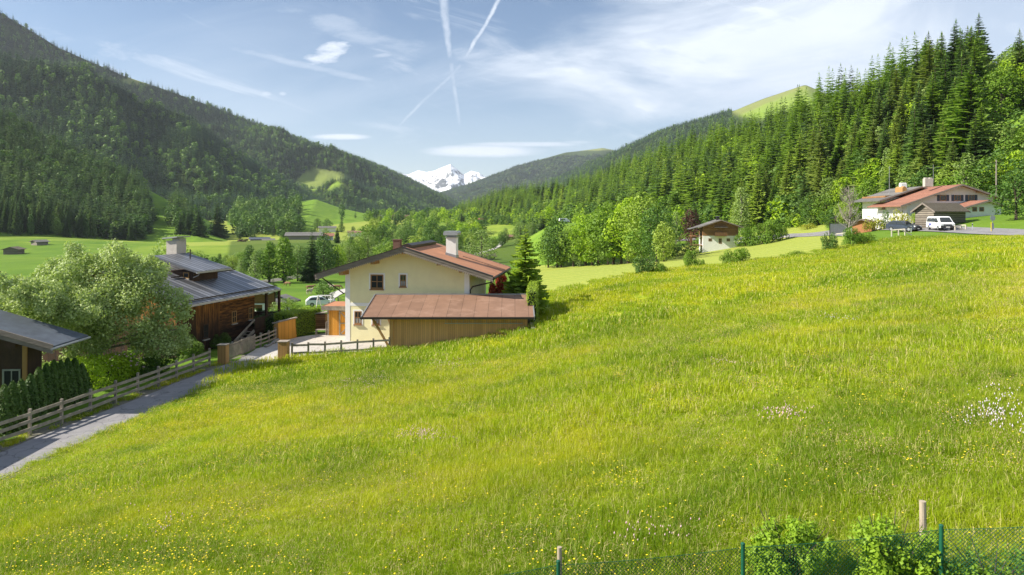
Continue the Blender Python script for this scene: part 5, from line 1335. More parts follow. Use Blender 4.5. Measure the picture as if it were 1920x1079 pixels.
def pillar(p, w, h, label, cat='gate pillar'):
    t = thing('gate_pillar', label, cat, p); part('pillar', MB().box(-w/2, -w/2, -.3, w/2, w/2, h), M['wood_tan2'], t); part('cap', MB().box(-w/2-.05, -w/2-.05, h+.002, w/2+.05, w/2+.05, h+.05), M['wood_grey'], t)
M['wood_tan2'] = mat('ochre_boards', (.46, .27, .10), (.38, .21, .075), 2, .7, .25, (1, 1, .2), planks=(0, .2), gap=.03, tone=.12)
pillar((-20.55, 48.6, -10.5), .58, 1.32, 'ochre boarded pillar at the left end of the slatted gate')
pillar((-16.75, 50.1, -10.5), .66, 1.28, 'ochre boarded pillar at the end of the yard fence across the lane')
t = thing('slatted_gate', 'weathered sliding gate of narrow vertical slats beside the lane', 'gate', (-20.45, 49.1, -10.5))
a = Vector((0, 0, 0)); b = Vector((.35, 4.2, 0)); d = (b-a).normalized(); fr = MB()
for z in (.22, 1.12): fr.beam(a+Vector((0,0,z)), b+Vector((0,0,z)), .05, .09)
for u in (0, .5, 1): c = a.lerp(b, u); fr.beam(c+Vector((0,0,.1)), c+Vector((0,0,1.25)), .09, .09, up=(0,1,0))
part('frame', fr, M['wood_grey'], t); sl_ = MB()
for i in range(34): c = a.lerp(b, (i+.5)/34)+Vector((.045, 0, 0)); sl_.beam(c+Vector((0,0,.12)), c+Vector((0,0,1.22)), .07, .022, up=(1,0,0))
part('slats', sl_, M['wood_grey'], t)
t = thing('wooden_screen', 'orange boarded screen with sloping grey coping in front of the clipped hedge', 'screen', (-19.75, 57.6, -10.5))
part('board_panel', MB().prism([(-.35, -.3), (.02, -.3), (.02, 1.42), (-.35, 1.30)], -.02, .06, 'xz').box(-.35, .061, -.3, -.28, 1.0, 1.3), M['wood_tan2'], t)
part('board_panel', MB().beam((.03, .0, .6), (1.0, 1.6, .72), .06, 1.75), M['wood_orange'], t)
part('coping', MB().beam((-.45, -.1, 1.45), (.1, .0, 1.55), .22, .09).beam((.0, -.04, 1.56), (1.06, 1.66, 1.68), .24, .09), M['wood_grey'], t)
# stones at the fence foot
rnd = random.Random(9)
for i in range(9):
    y = 54.6+i*.36; x = -19.65+rnd.uniform(-.12, .12)+(y-54)*.0; s = rnd.uniform(.12, .26)
    single('field_stone', MB().ell((0, 0, 0), (s, s*.9, s*.7), 8, 6, .18), M['stone'], 'rough grey stone in the row at the foot of the short plank fence', 'stone', (x, y, -10.42), rnd.uniform(0, 3), 'stones along the short fence')

# ------------------------------------------------------------------ hedges and garden plants
def leafy_box(corners, h, n, size, m, name='foliage', rag=.08):
    """leaves over the sides and top of a clipped block; corners: (x,y,z) of the foot outline"""
    C_ = [Vector(c) for c in corners]; P = []; N = []
    per = [(C_[i], C_[(i+1) % 4]) for i in range(4)]; ar = [(b-a).length*h for a, b in per]; top = ((C_[1]-C_[0]).length)*((C_[2]-C_[1]).length); tot = sum(ar)+top
    for i, (a, b) in enumerate(per):
        nn = Vector(((b-a).y, -(b-a).x, 0)).normalized()
        for k in range(int(n*ar[i]/tot)):
            p = a.lerp(b, random.random())+Vector((0, 0, h*random.random())); P.append(p+nn*random.gauss(0, rag)); N.append(nn+Vector((0, 0, .3)))
    for k in range(int(n*top/tot)):
        u, v = random.random(), random.random(); p = C_[0].lerp(C_[1], u).lerp(C_[3].lerp(C_[2], u), v)+Vector((0, 0, h)); P.append(p+Vector((0, 0, random.gauss(0, rag)))); N.append(Vector((0, 0, 1)))
    P = np.array([tuple(p) for p in P]); N = np.array([tuple(x) for x in N])+RNG.normal(size=(len(P), 3))*.5
    return leaves(P, N, size*RNG.uniform(.6, 1.4, len(P)), m, name)
def hedge(label, cs, h, n, size, m='hedge', core=.12):
    c0 = Vector(cs[0]); cs = [Vector(c)-c0 for c in cs]; o = thing('hedge', label, 'hedge', c0)
    ctr = sum(cs, Vector())/4; inn = [c+(ctr-c).normalized()*core for c in cs]
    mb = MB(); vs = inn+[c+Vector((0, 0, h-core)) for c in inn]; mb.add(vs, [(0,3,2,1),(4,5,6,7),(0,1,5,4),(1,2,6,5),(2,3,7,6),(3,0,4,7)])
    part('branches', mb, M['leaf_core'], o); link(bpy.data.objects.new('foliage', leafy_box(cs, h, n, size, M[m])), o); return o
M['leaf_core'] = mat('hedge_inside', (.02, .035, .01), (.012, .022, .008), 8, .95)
hedge('long clipped green hedge with golden top left of the yellow house', [(-19.25,59.8,-10.7),(-18.3,65.4,-10.9),(-19.7,65.7,-10.9),(-21.0,60.2,-10.7)], 2.1, 17000, .09)
hedge('low dark hedge continuing left of the long clipped hedge', [(-21.2,60.5,-11.),(-21.0,64.5,-11.),(-22.7,64.3,-11.),(-22.8,60.3,-11.)], 2.0, 6000, .10, 'thuja')
hedge('narrow upright hedge with golden top behind the right end of the carport', [(1.2,52.8,-9.6),(1.85,52.8,-9.6),(2.35,63.0,-9.6),(1.7,63.0,-9.6)], 3.75, 16000, .09)
hedge('low clipped hedge closing the garden behind the yellow house', [(-3.0,71.,-10.6),(3.0,70.,-10.4),(3.2,71.2,-10.4),(-3.0,72.2,-10.6)], 1.4, 5000, .12, 'thuja')
# golden tops of hedges are new growth: a leafy layer of their own kind
def cyp(x, y, z, h, r, lab, k):
    n = 2600; a = RNG.uniform(0, 6.28, n); tt = RNG.random(n)**.8; rr = r*np.minimum(1, (1-tt)**.55*1.1)*(1+.12*np.sin(a*5+k)+.1*RNG.normal(size=n)); P = np.stack([np.cos(a)*rr, np.sin(a)*rr, tt*h], 1)
    N = np.stack([np.cos(a), np.sin(a), .6+0*a], 1)+RNG.normal(size=(n, 3))*.4; o = thing('thuja', lab, 'conifer', (x, y, z), 0, 'columnar thujas behind the plank fence')
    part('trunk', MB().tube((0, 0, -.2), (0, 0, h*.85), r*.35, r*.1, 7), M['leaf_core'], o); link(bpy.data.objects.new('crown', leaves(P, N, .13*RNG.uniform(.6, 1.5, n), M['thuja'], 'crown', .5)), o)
for i, (a, b, tp) in enumerate([(8,790,722),(24,786,716),(40,778,712),(57,770,702),(72,764,690),(87,760,682),(101,756,676),(114,752,676),(127,748,672),(140,745,672),(153,742,682)]):
    Y = 33.2+i*.62; p = at(a, 0, Y); z = gz(p.x, Y); h = (HZ-tp)/F*Y-z; cyp(p.x, Y, z, h, .48, 'dark columnar thuja in the close row behind the lower plank fence', i)
def rosebush(px, Y, r, h, m, lab, n=3200, nm='rose_bush', size=.13, flow=None, dz=0):
    p = at(px, 0, Y); z = gz(p.x, Y)+dz; o = thing(nm, lab, 'shrub', (p.x, Y, z)); me = bush_crown(random.randrange(999), n, size/math.sqrt(r*h), M[m]); c = bpy.data.objects.new('crown', me); c.scale = (r, r, h); link(c, o)
    s_ = bpy.data.objects.new('stem', STEM); s_.scale = (r, r, h); link(s_, o)
    if flow:
        V = MB(); rd = random.Random(5)
        for i in range(60): a = rd.uniform(0, 6.28); q = rd.uniform(.5, .95)*r; V.ell((math.cos(a)*q, math.sin(a)*q, h*rd.uniform(.35, .95)), (.05, .05, .04), 6, 4)
        part('blossom', V, M[flow], o)
    return o
rosebush(212, 44.3, 1.9, 2.0, 'leaf_bright', 'bright green rose bush with pink blossoms by the fence', 3600, flow='petal_p'); rosebush(165, 42.0, 1.7, 2.3, 'leaf_bright', 'fresh green shrub between the thujas and the rose bush', 3000, 'shrub')
rosebush(118, 42.5, 1.6, 2.2, 'leaf', 'leafy shrub behind the middle of the thuja row', 3000, 'shrub'); rosebush(300, 46.5, 1.4, 1.7, 'leaf_dark', 'low dark shrub between the big tree and the fence', 2600, 'shrub')
rosebush(22, 40.5, 2.3, 3.4, 'leaf_pale', 'pale leaved shrub under the eave at the left edge', 3600, 'shrub'); rosebush(252, 47.5, 1.5, 1.6, 'leaf', 'small shrub under the right side of the big tree', 2400, 'shrub')
rosebush(411, 55.5, .95, 1.5, 'thuja', 'round clipped dark shrub in front of the wooden farmhouse stairs', 5200, 'topiary', .08); rosebush(352, 51.5, 1.4, 1.8, 'leaf_dark', 'dark shrub against the plank wall of the farmhouse', 2600, 'shrub')
rosebush(936, 66.5, 1.45, 5.3, 'leaf_red', 'deep red maple bush beside the yellow house', 6500, 'red_maple', .20); rosebush(893, 75, 1.3, 2.6, 'leaf_dark', 'dark green shrub below the right eave of the yellow house', 1800, 'shrub', .16)
rosebush(901,66,.9,.9,'leaf_dark','low shrub at the right wall of the yellow house',1200,'shrub',.16)
# fir beside the house
p = at(985, 0, 62.5); z = gz(p.x, 62.5); h = (HZ-424)/F*62.5-z
fir = (spruce_crown(501, 40, 13, .29, M['fir'] if 'fir' in M else leafmat('fir_needles', (.12, .24, .02), (.38, .50, .05), None, .35, 1.5), 'crown', .05, 5, .12), trunk_unit(.018))
plant('fir_tree', fir, (p.x, 62.5, z), h, 'bushy dark green fir standing right of the yellow house', rz=.6)
# ------------------------------------------------------------------ the big pale leaved tree
big = []; rnd = random.Random(12)
for (x, y, z, r) in [(0,0,6.3,2.6),(-2.6,.4,5.6,2.3),(2.7,0,5.8,2.4),(-4.4,0,4.4,1.7),(4.4,.2,4.3,1.9),(-1.2,-1.4,4.3,2.5),(1.8,-1.2,4.0,2.5),(-3.3,-.6,2.9,1.9),(3.9,-.4,2.7,2.0),(.4,-1.4,2.5,2.1),(-1.8,.3,7.6,1.6),(1.3,.2,8.0,1.7),(3.2,.6,7.2,1.4),(-4.9,.3,2.6,1.4),(5.1,.3,2.4,1.4),(-3.6,.2,6.9,1.2),(0,1.5,5.,2.5),(-.6,-5.2,5.6,1.7),(-2.4,-5.0,5.7,1.6),(.8,-4.6,4.8,1.6),(-1.2,-3.2,6.3,1.6),(.3,-7.6,6.5,1.1),(1.6,-7.6,5.9,.95),(-.9,-7.2,6.9,1.1),(.5,-6.3,6.0,1.4),(2.3,-5.2,5.2,1.4)]:
    big.append((x, y, z, r*.62, r*.62, r*.6))
    for k in range(7):
        a = rnd.uniform(0, 6.28); e = rnd.uniform(-.5, 1.3); q = r*rnd.uniform(.55, .85); big.append((x+math.cos(a)*math.cos(e)*q, y+math.sin(a)*math.cos(e)*q, z+math.sin(e)*q, r*.32, r*.32, r*.34))
def bigtree(px, Y, label, L, n, size, m, h, sc=1.):
    p = at(px, 0, Y); z = gz(p.x, Y); o = thing('large_tree', label, 'tree', (p.x, Y, z)); o.scale = (sc, sc, sc)
    link(bpy.data.objects.new('trunk', broad_trunk(L, h, .28, 3, .18, 26, m=M['bark_pale'])), o)
    link(bpy.data.objects.new('crown', lobes_crown(L, n, size, M[m], 'crown', .3, .75, (.35, 1.12), .62)), o)
bigtree(183, 45.5, 'huge bushy tree with silvery green leaves in front of the wooden farmhouse', big, 76000, .17, 'leaf_pale', 8.5, .97)
# street-side clutter seen under the farmhouse eave and in the valley
t = thing('open_shelter', 'low open shelter with pale roof behind the farmhouse balcony', 'shelter', (-37.5, 97., -13.4)); part('roof', MB().box(-3.2, -1.5, 2.4, 3.4, 2, 2.55), M['metal_grey'], t)
for x in (-3., 3.2):
    for y in (-1.3, 1.8): part('post', MB().box(x-.07, y-.07, -.5, x+.07, y+.07, 2.39), M['wood_dark'], t)
part('back_wall', MB().box(-3., 1.9, 0, 3.2, 1.98, 2.38), M['wood_brown'], t); part('worktop', MB().box(-2.6, -.3, .8, 2.4, .5, .9).box(-2.5,-.2,0,-2.3,.4,.79).box(2.1,-.2,0,2.3,.4,.79), M['white'], t)
farm('garden_house','white walled garden house behind the farmhouse balcony',478,592,103,-12,3.4,5,1.9,'white','roof_grey',cat='house')

# ------------------------------------------------------------------ chain-link fence at the bottom of the view
M['green_post'] = mat('green_coated_steel', (.012, .10, .055), (.010, .08, .045), 6, .45); M['stake'] = mat('peeled_stake', (.42, .35, .26), (.30, .25, .185), 6, .85, .5, (1, 1, .2), dirt=((.2, .17, .13), 7, .5, .7))
fp = [at(560, 1130, 9.6), at(1047, 1053, 9.3), at(1393, 1020, 9.3), at(1765, 986, 8.9), at(2150, 962, 7.8)]
t = thing('chain_link_fence', 'green chain link fence running along the bottom right of the meadow', 'fence', tuple(fp[2])); H = 1.32
for p in fp:
    q = part('post', MB().tube(p+Vector((0,0,-1.7)), p, .027, n=12), M['green_post'], t, world=True, smooth=False); part('cap', MB().ell(p, (.031, .031, .02), 10, 6), M['green_post'], q, world=True)
mesh = MB(); wires = MB()
for a, b in zip(fp[:-1], fp[1:]):
    a = a+Vector((0, 0, -.05)); b = b+Vector((0, 0, -.05)); L = (b-a).length; n = int(L/.052); sag = .03
    def q(u, v): return a.lerp(b, u)+Vector((0, 0, -v-sag*4*u*(1-u)))
    du = H/L
    for k in range(-int(H/.052)-1, n+1):
        for sgn in (1, -1):
            u0 = k/n if sgn > 0 else k/n+du; u1 = u0+sgn*du; v0, v1 = 0., H
            if sgn > 0:
                if u0 < 0: v0 = -u0/du*H; u0 = 0
                if u1 > 1: v1 = H*(1-(k/n))/du; u1 = 1
            else:
                if u1 < 0: v1 = H*(u0)/du; u1 = 0
                if u0 > 1: v0 = (u0-1)/du*H; u0 = 1
            if v1 > v0 and 0 <= min(u0, u1) and max(u0, u1) <= 1.0001:
                m1 = (u0+u1)/2, (v0+v1)/2; mesh.tube(q(u0, v0), q(*m1), .0032, n=3, cap=False); mesh.tube(q(*m1), q(u1, v1), .0032, n=3, cap=False)
    for v in (0, .62, H): wires.path([q(i/8, v) for i in range(9)], .0035, 4)
part('netting', mesh, M['green_post'], t, world=True); part('tension_wire', wires, M['green_post'], t, world=True)
for px, tp, Y, lab, r in [(1049, 1026, 9.6, 'thin peeled wooden stake behind the leftmost green post', .036), (1730, 940, 9.6, 'tall peeled wooden stake right of the second hazel bush', .048)]:
    p = at(px, tp, Y); z = gz(p.x, Y)-.3; o = thing('wooden_stake', lab, 'stake', (p.x, Y, z)); part('stake', MB().path([(0,0,0),(.01,0,(p.z-z)*.5),(0,0,p.z-z)], [r, r*.96, r*.92], 12), M['stake'], o)
def hazel(px, tp, Y, r, n, lab, m='hazel', size=.055):
    p = at(px, tp, Y); z = gz(p.x, Y); h = p.z-z; L = []; rd = random.Random(px)
    for i in range(46): a = rd.uniform(0, 6.28); q = rd.random()**.5*r*.92; zz = rd.uniform(.15, .97)*h*(1-.25*(q/r)); L.append((math.cos(a)*q, math.sin(a)*q, zz, r*.22, r*.22, r*.24))
    o = thing('hazel_bush', lab, 'bush', (p.x, Y, z)); me = lobes_crown(L, n, size, M[m], 'crown', .5, .6, (.2, 1.25), .72); link(bpy.data.objects.new('crown', me), o); sb = MB()
    for i in range(16): a = rd.uniform(0, 6.28); q = rd.uniform(.3, .9)*r; sb.path([(0, 0, -.1), (math.cos(a)*q*.4, math.sin(a)*q*.4, h*.5), (math.cos(a)*q, math.sin(a)*q, h*rd.uniform(.8, 1.0))], [.012, .009, .004], 5)
    part('stem', sb, M['bark'], o)
M['hazel'] = leafmat('hazel_leaves', (.10, .22, .012), (.32, .46, .03), None, .35)
hazel(1480, 968, 9.9, .62, 6500, 'left hazel bush growing through the chain link fence'); hazel(1668, 962, 9.35, .66, 7000, 'right hazel bush growing through the chain link fence beside the tall stake')
hazel(1862, 1030, 8.9, .8, 4200, 'low bramble with arching pale stems at the bottom right corner', 'leaf', .05)

# ------------------------------------------------------------------ things along the road
def post(px, Y, h, lab, dz=0):
    p = gpos(px, Y); o = thing('delineator_post', lab, 'marker post', tuple(p), 0, 'white marker posts along the road'); part('post', MB().prism([(-.07, -.04), (.07, -.04), (.0, .07)], -.2, h, 'xy'), M['metal_white'], o); part('reflector_band', MB().prism([(-.074, -.043), (.074, -.043), (.0, .074)], h*.72, h*.88, 'xy'), M['metal_dark'], o)
for px, Y, h in [(1779, 99, 1.0), (1708, 103, 1.0), (1662, 120, 1.0), (1823, 96, 1.05), (1625, 140, .9), (1515, 190, .9), (1551, 178, .9)]: post(px, Y, h, 'white marker post with dark band at the edge of the road')
p = gpos(1861, 92); t = thing('road_sign', 'round grey backed traffic sign on a pole at the right roadside', 'road sign', tuple(p)); 
part('pole', MB().tube((0, 0, -.3), (0, 0, 2.3), .035, n=8), M['metal_grey'], t); part('sign_plate', MB().tube((0, -.06, 1.85), (0, -.03, 1.85), .36, n=24), M['metal_grey'], t); part('sign_plate', MB().box(-.16, -.055, .35, .16, -.03, 1.15), M['metal_grey'], t, label='small rectangular plate below the round one'); part('yellow_marker', MB().box(-.22, -.05, .0, -.16, .0, 1.3), M['petal_y'], t)
def rail(label, pts, h=.75):
    P = [Vector(p) for p in pts]; t = thing('guard_rail', label, 'railing', tuple(P[0]))
    for a, b in zip(P[:-1], P[1:]):
        part('rail', MB().beam(a+Vector((0,0,h)), b+Vector((0,0,h)), .1, .14), M['wood_pale'], t, world=True)
    for p in P: part('post', MB().box(p.x-.07, p.y-.07, p.z-.4, p.x+.07, p.y+.07, p.z+h-.07), M['wood_pale'], t, world=True)
M['wood_pale'] = mat('pale_timber', (.55, .50, .42), (.45, .40, .33), 3, .8, .3)
rail('short pale timber railing in front of the dark car', [gpos(1672, 100), gpos(1685, 99.5), gpos(1697, 99)], .95)
rail('pale timber railing right of the white van', [gpos(1791, 98), gpos(1802, 98.5), gpos(1811, 98)], .7)
o = thing('timber_beam', 'pale beam lying aslant at the right end of the railing by the dark car', 'beam', tuple(gpos(1700, 98.6))); part('beam', MB().beam((-.8, 0, .85), (.7, 0, .1), .14, .14), M['wood_pale'], o)
o = thing('timber_beam', 'pale beam lying aslant behind the front of the white van', 'beam', tuple(gpos(1797, 97.5))); part('beam', MB().beam((-.6, 0, .75), (.9, 0, .1), .14, .14), M['wood_pale'], o)
rail('low wooden fence below the bare tree', [gpos(1568, 150), gpos(1580, 148), gpos(1595, 146), gpos(1612, 144)], .8)
for px, Y, tp, lab in [(1868, 120, 300, 'tall wooden utility pole right of the large white house'), (655, 420, 447, 'white topped utility pole above the left roof slope'), (861, 560, 404, 'slim pylon between the valley trees')][:2]:
    p = gpos(px, Y); h = (HZ-tp)/F*Y-p.z; o = thing('utility_pole', lab, 'utility pole', tuple(p)); part('pole', MB().tube((0, 0, -.5), (0, 0, h), .14 if Y < 200 else .22, .10 if Y < 200 else .18, 8), M['bark_pale'], o); part('crossarm', MB().box(-.8, -.06, h-.5, .8, .06, h-.38), M['wood_dark'], o)
p = gpos(1556, 168); t = thing('notice_board', 'grey mesh panel on two posts left of the bare tree', 'panel', tuple(p)); part('panel', MB().box(0, -.02, .7, 4.2, .02, 3.1), M['metal_grey'], t)
for x in (-.06, 4.26): part('post', MB().box(x-.05, -.05, -.4, x+.05, .05, 3.4), M['metal_dark'], t)
# people-free cars
M['paint_w'] = mat('white_paint', (.80, .80, .80), (.77, .77, .77), 2, .25, spec=.5); M['paint_b'] = mat('dark_blue_paint', (.03, .04, .06), (.025, .033, .05), 2, .2, spec=.6)
M['tyre'] = mat('tyre_rubber', (.02, .02, .02), (.03, .03, .03), 5, .9); M['blackp'] = mat('black_plastic', (.03, .03, .032), (.04, .04, .042), 5, .6); M['lampg'] = mat('headlight_glass', (.6, .62, .65), (.5, .5, .52), 4, .1, spec=.8); M['deco'] = mat('blue_lettering', (.04, .05, .30), (.05, .06, .34), 4, .4)
def vehicle(name, label, cat, loc, rz, prof, glass, Wd, L, wheels, wr, paint, plate=True, logo=False):
    """prof: side outline (x forward, z); y across"""
    t = thing(name, label, cat, loc, rz); bd = MB(); n = len(prof); hw = Wd/2
    sec = [(-1, .0), (-.96, .5), (-.80, 1)]
    zmax = max(p[1] for p in prof); zw = zmax*.55
    rows = []
    for sy in (-1, -.55, .55, 1):
        r = []
        for (x, z) in prof:
            k = max(0, (z-zw)/(zmax-zw)); y = sy*hw*(1-.16*k if abs(sy) == 1 else 1); r.append((x, y, z+(.03 if abs(sy) < 1 and z > zw else 0)))
        rows.append(r)
    V = [v for r in rows for v in r]; Fc = [tuple(range(n)), tuple(range(4*n-1, 3*n-1, -1))]
    for a in range(3):
        for i in range(n): Fc.append((a*n+i, a*n+(i+1) % n, (a+1)*n+(i+1) % n, (a+1)*n+i))
    bd.add(V, Fc); part('body', bd, M[paint], t, smooth=False, bevel=.025)
    for k, (kind, g_) in enumerate(glass):
        mb = MB()
        if kind == 'side':
            for sy in (-1, 1):
                vs = []
                for (x, z) in g_:
                    kk = max(0, (z-zw)/(zmax-zw)); vs.append((x, sy*(hw*(1-.16*kk)+.012), z))
                mb.add(vs, [tuple(range(len(vs)))])
            part('side_window', mb, M['glass'], t)
        else:
            (x0, z0), (x1, z1) = g_; d = Vector((z1-z0, 0, x0-x1)).normalized()*(.045 if kind == 'front' else -.03); d = Vector((d.x if kind == 'front' else d.x, 0, abs(d.z)))
            off = .05 if kind == 'front' else -.05
            mb.add([(x0+off, -hw*.80, z0+.03), (x0+off, hw*.80, z0+.03), (x1+off, hw*.70, z1), (x1+off, -hw*.70, z1)], [(0,1,2,3)]); part('windscreen' if kind == 'front' else 'rear_window', mb, M['glass'], t)
    xf = L/2
    part('bumper', MB().box(xf-.12, -hw*.95, .28, xf+.07, hw*.95, .62), M['blackp'], t); part('grille', MB().box(xf-.05, -hw*.55, .66, xf+.045, hw*.55, .86), M['blackp'], t)
    for sy in (-1, 1):
        part('headlight', MB().box(xf-.18, sy*hw*.78-.16, .68, xf+.035, sy*hw*.78+.16, .9), M['lampg'], t); part('mirror', MB().box(xf-1.35, sy*(hw+.12)-.1, 1.12, xf-1.2, sy*(hw+.12)+.1, 1.35), M['blackp'], t)
        for x in wheels:
            w_ = part('wheel', MB().tube((x, sy*(hw-.2), wr), (x, sy*(hw+.015), wr), wr, n=20), M['tyre'], t); part('rim', MB().tube((x, sy*(hw+.016), wr), (x, sy*(hw+.03), wr), wr*.62, n=14), M['metal_grey'], w_)
    if plate: part('number_plate', MB().box(xf+.071, -.26, .38, xf+.08, .26, .50), M['whitetrim'], t)
    if logo:
        part('door_lettering', MB().box(-1.55, -hw-.012, .72, -.6, -hw-.002, .95).box(-1.45, -hw-.012, .55, -.8, -hw-.002, .64), M['deco'], t)
    return t
van = [(-2.45,.35),(-2.48,1.0),(-2.38,1.75),(-2.2,1.95),(1.0,1.97),(1.25,1.88),(1.95,1.12),(2.35,.98),(2.47,.7),(2.45,.32)]
p = gpos(1763, 101); vehicle('passenger_van', 'white passenger van with blue lettering on the road beside the timber railing', 'van', (p.x, p.y, p.z+.1), -R(100), van,
    [('side', [(-2.25,1.2),(-2.2,1.72),(-.95,1.74),(-.95,1.2)]), ('side', [(-.85,1.2),(-.85,1.74),(.2,1.74),(.2,1.2)]), ('side', [(.3,1.2),(.3,1.74),(.95,1.74),(1.62,1.2)]), ('front', ((1.98,1.12),(1.28,1.84)))], 1.95, 4.95, (-1.55, 1.6), .33, 'paint_w', logo=True)
suv = [(-2.3,.35),(-2.32,.95),(-2.1,1.15),(-1.7,1.5),(-1.2,1.62),(.2,1.60),(1.0,1.08),(2.1,.92),(2.28,.65),(2.25,.32)]
p = gpos(1694, 106); vehicle('estate_car', 'dark blue estate car behind the short pale railing', 'car', (p.x, p.y, p.z+.1), -R(62), suv, [('side', [(-1.9,1.1),(-1.55,1.45),(-.6,1.5),(-.6,1.08)]), ('side', [(-.5,1.08),(-.5,1.5),(.15,1.5),(.75,1.08)]), ('front', ((1.0,1.08),(.24,1.58)))], 1.85, 4.6, (-1.4, 1.4), .34, 'paint_b')
p = at(1058, 417.5, 321); vehicle('passenger_van', 'tiny white van on the road above the green embankment', 'van', (p.x, p.y, p.z), R(10), van, [('side', [(-2.25,1.2),(-2.2,1.72),(.2,1.74),(.2,1.2)]), ('front', ((1.98,1.12),(1.28,1.84)))], 1.95, 4.95, (-1.55, 1.6), .33, 'paint_w')
p = gpos(601, 112); vehicle('estate_car', 'white and blue car beyond the clipped hedge on the valley road', 'car', (p.x, p.y, p.z+.1), R(20), suv, [('side', [(-1.9,1.1),(-1.55,1.45),(.15,1.5),(.75,1.08)]), ('front', ((1.0,1.08),(.24,1.58)))], 1.85, 4.6, (-1.4, 1.4), .34, 'paint_w')
M['red'] = mat('red_paint', (.45, .04, .025), (.38, .03, .02), 3, .5)
p = hit(508, 427, 500); t = thing('red_trailer', 'long red farm trailer at the upper edge of the pale field', 'trailer', tuple(p)); part('load_bed', MB().box(-5, -1.2, .8, 5, 1.2, 2.9), M['red'], t); part('wheel', MB().tube((-3, -1.25, .5), (-3, -1, .5), .5, n=12).tube((3, -1.25, .5), (3, -1, .5), .5, n=12), M['tyre'], t)
ribbon('road', [tuple(W(px, 0, Y))[:2] for px, Y in [(1090, 322), (1058, 320), (1036, 318)]], .01, .01, -30, M['track'], 2)
# stone pile by the far barn etc. ; cows on the lower meadow
M['cow_b'] = mat('brown_cow_hide', (.30, .17, .09), (.22, .12, .06), 3, .8); M['cow_w'] = mat('white_cow_hide', (.62, .57, .50), (.30, .18, .10), 2.2, .8)
def cow_mesh(graze):
    pts = [((0,0,1.05),.30),((-.55,0,1.08),.33),((.55,0,1.06),.30),((-.85,0,1.05),.24),((.85,0,1.12),.22),
           ((1.15,0,1.25 if not graze else .85),.15),((1.38,0,1.38 if not graze else .48),.14),((1.62,0,1.22 if not graze else .22),.09)]
    vs = [Vector(p) for p, r in pts]; rs = [r for p, r in pts]; es = [(0,1),(0,2),(1,3),(2,4),(4,5),(5,6),(6,7)]
    def ch(a, L):
        for p, r in L: vs.append(Vector(p)); rs.append(r); es.append((a, len(vs)-1)); a = len(vs)-1
    for sy in (-1, 1):
        ch(2, [((.62,sy*.18,.72),.12),((.66,sy*.19,.38),.065),((.64,sy*.19,.06),.06),((.70,sy*.19,.03),.055)])
        ch(1, [((-.62,sy*.19,.75),.15),((-.56,sy*.2,.52),.09),((-.74,sy*.2,.36),.06),((-.70,sy*.2,.05),.055)])
        ch(6, [((1.32,sy*.2,vs[6].z+.06),.04)])
    ch(3, [((-1.02,0,1.0),.05),((-1.06,0,.5),.03)])
    me = bpy.data.meshes.new('cow'); me.from_pydata([tuple(v) for v in vs], es, []); return me, rs
for i, (px, py, gr, rz, m, lab) in enumerate([(540,537,1,2.9,'cow_b','brown cow grazing at the left of the lower meadow'),(581,545,0,.3,'cow_b','brown cow walking left of the small round tree'),(632,544,1,.1,'cow_b','brown cow beside the house wall near the track'),(580,553,0,1.2,'cow_w','pale cow standing below the brown one in the meadow'),(622,543,0,2.6,'cow_w','pale cow at the right of the small round tree')]):
    me, rs = cow_mesh(gr); p = hit(px, py, 80); o = bpy.data.objects.new('cow', me); o.location = p; o.rotation_euler = (0, 0, rz); o.scale = (.95,)*3; link(o); me.materials.append(M[m])
    md = o.modifiers.new('skin', 'SKIN'); sk = me.skin_vertices[0].data if me.skin_vertices else None
    if sk is None:
        bm = bmesh.new(); bm.from_mesh(me); bm.verts.layers.skin.verify(); bm.to_mesh(me); bm.free(); sk = me.skin_vertices[0].data
    for k, r in enumerate(rs): sk[k].radius = (r, r); sk[k].use_root = (k == 0)
    o.modifiers.new('sub', 'SUBSURF').levels = 1; tag(o, lab, 'cow')
# ------------------------------------------------------------------ camera, light, sky, air
cam = bpy.data.cameras.new('camera'); co = bpy.data.objects.new('camera', cam); COL.objects.link(co)
co.location = (0, 0, 0); co.rotation_euler = (R(90), 0, 0)
cam.sensor_width = 36; cam.lens = 36*F/1920; cam.shift_y = -(539.5-HZ)/1920; cam.clip_start = .1; cam.clip_end = 30000
SC.camera = co
SUN = Vector((-1, -.14, .76)).normalized()
sl = bpy.data.lights.new('sun', 'SUN'); sl.energy = 4.8; sl.angle = R(.6); sl.color = (1, .93, .82)
so = bpy.data.objects.new('sun', sl); COL.objects.link(so); so.rotation_euler = SUN.to_track_quat('Z', 'Y').to_euler()
w = bpy.data.worlds.new('World'); SC.world = w; w.use_nodes = True; w.node_tree.nodes.clear(); g = NT(w.node_tree)
sky = g.n.new('ShaderNodeTexSky'); sky.sky_type = 'NISHITA'; sky.sun_disc = False
sky.sun_elevation = math.asin(SUN.z); sky.sun_rotation = math.atan2(SUN.x, SUN.y); sky.air_density = 1.0; sky.dust_density = .6; sky.ozone_density = 1.6; sky.altitude = 900
d = g.n.new('ShaderNodeTexCoord').outputs['Generated']; s_ = g.sep(d)
yy_ = g.m('MAXIMUM', s_[1], .06); u = g.m('DIVIDE', s_[0], yy_); v = g.m('DIVIDE', s_[2], yy_)
uv = g.comb(u, v, 0.)
def rotuv(a, sx, sy, off=0.):
    c, s = math.cos(a), math.sin(a)
    x = g.m('ADD', g.m('MULTIPLY', u, c*sx), g.m('MULTIPLY', v, s*sx)); y = g.m('ADD', g.m('MULTIPLY', u, -s*sy), g.m('MULTIPLY', v, c*sy))
    return g.comb(x, y, off)
n1 = g.noise(rotuv(.15, 1.6, 4.5, 3.1), 1.5, 8, .58, .6)
n2 = g.noise(rotuv(-.25, 1.8, 9., 7.7), 2.2, 9, .62, .9)
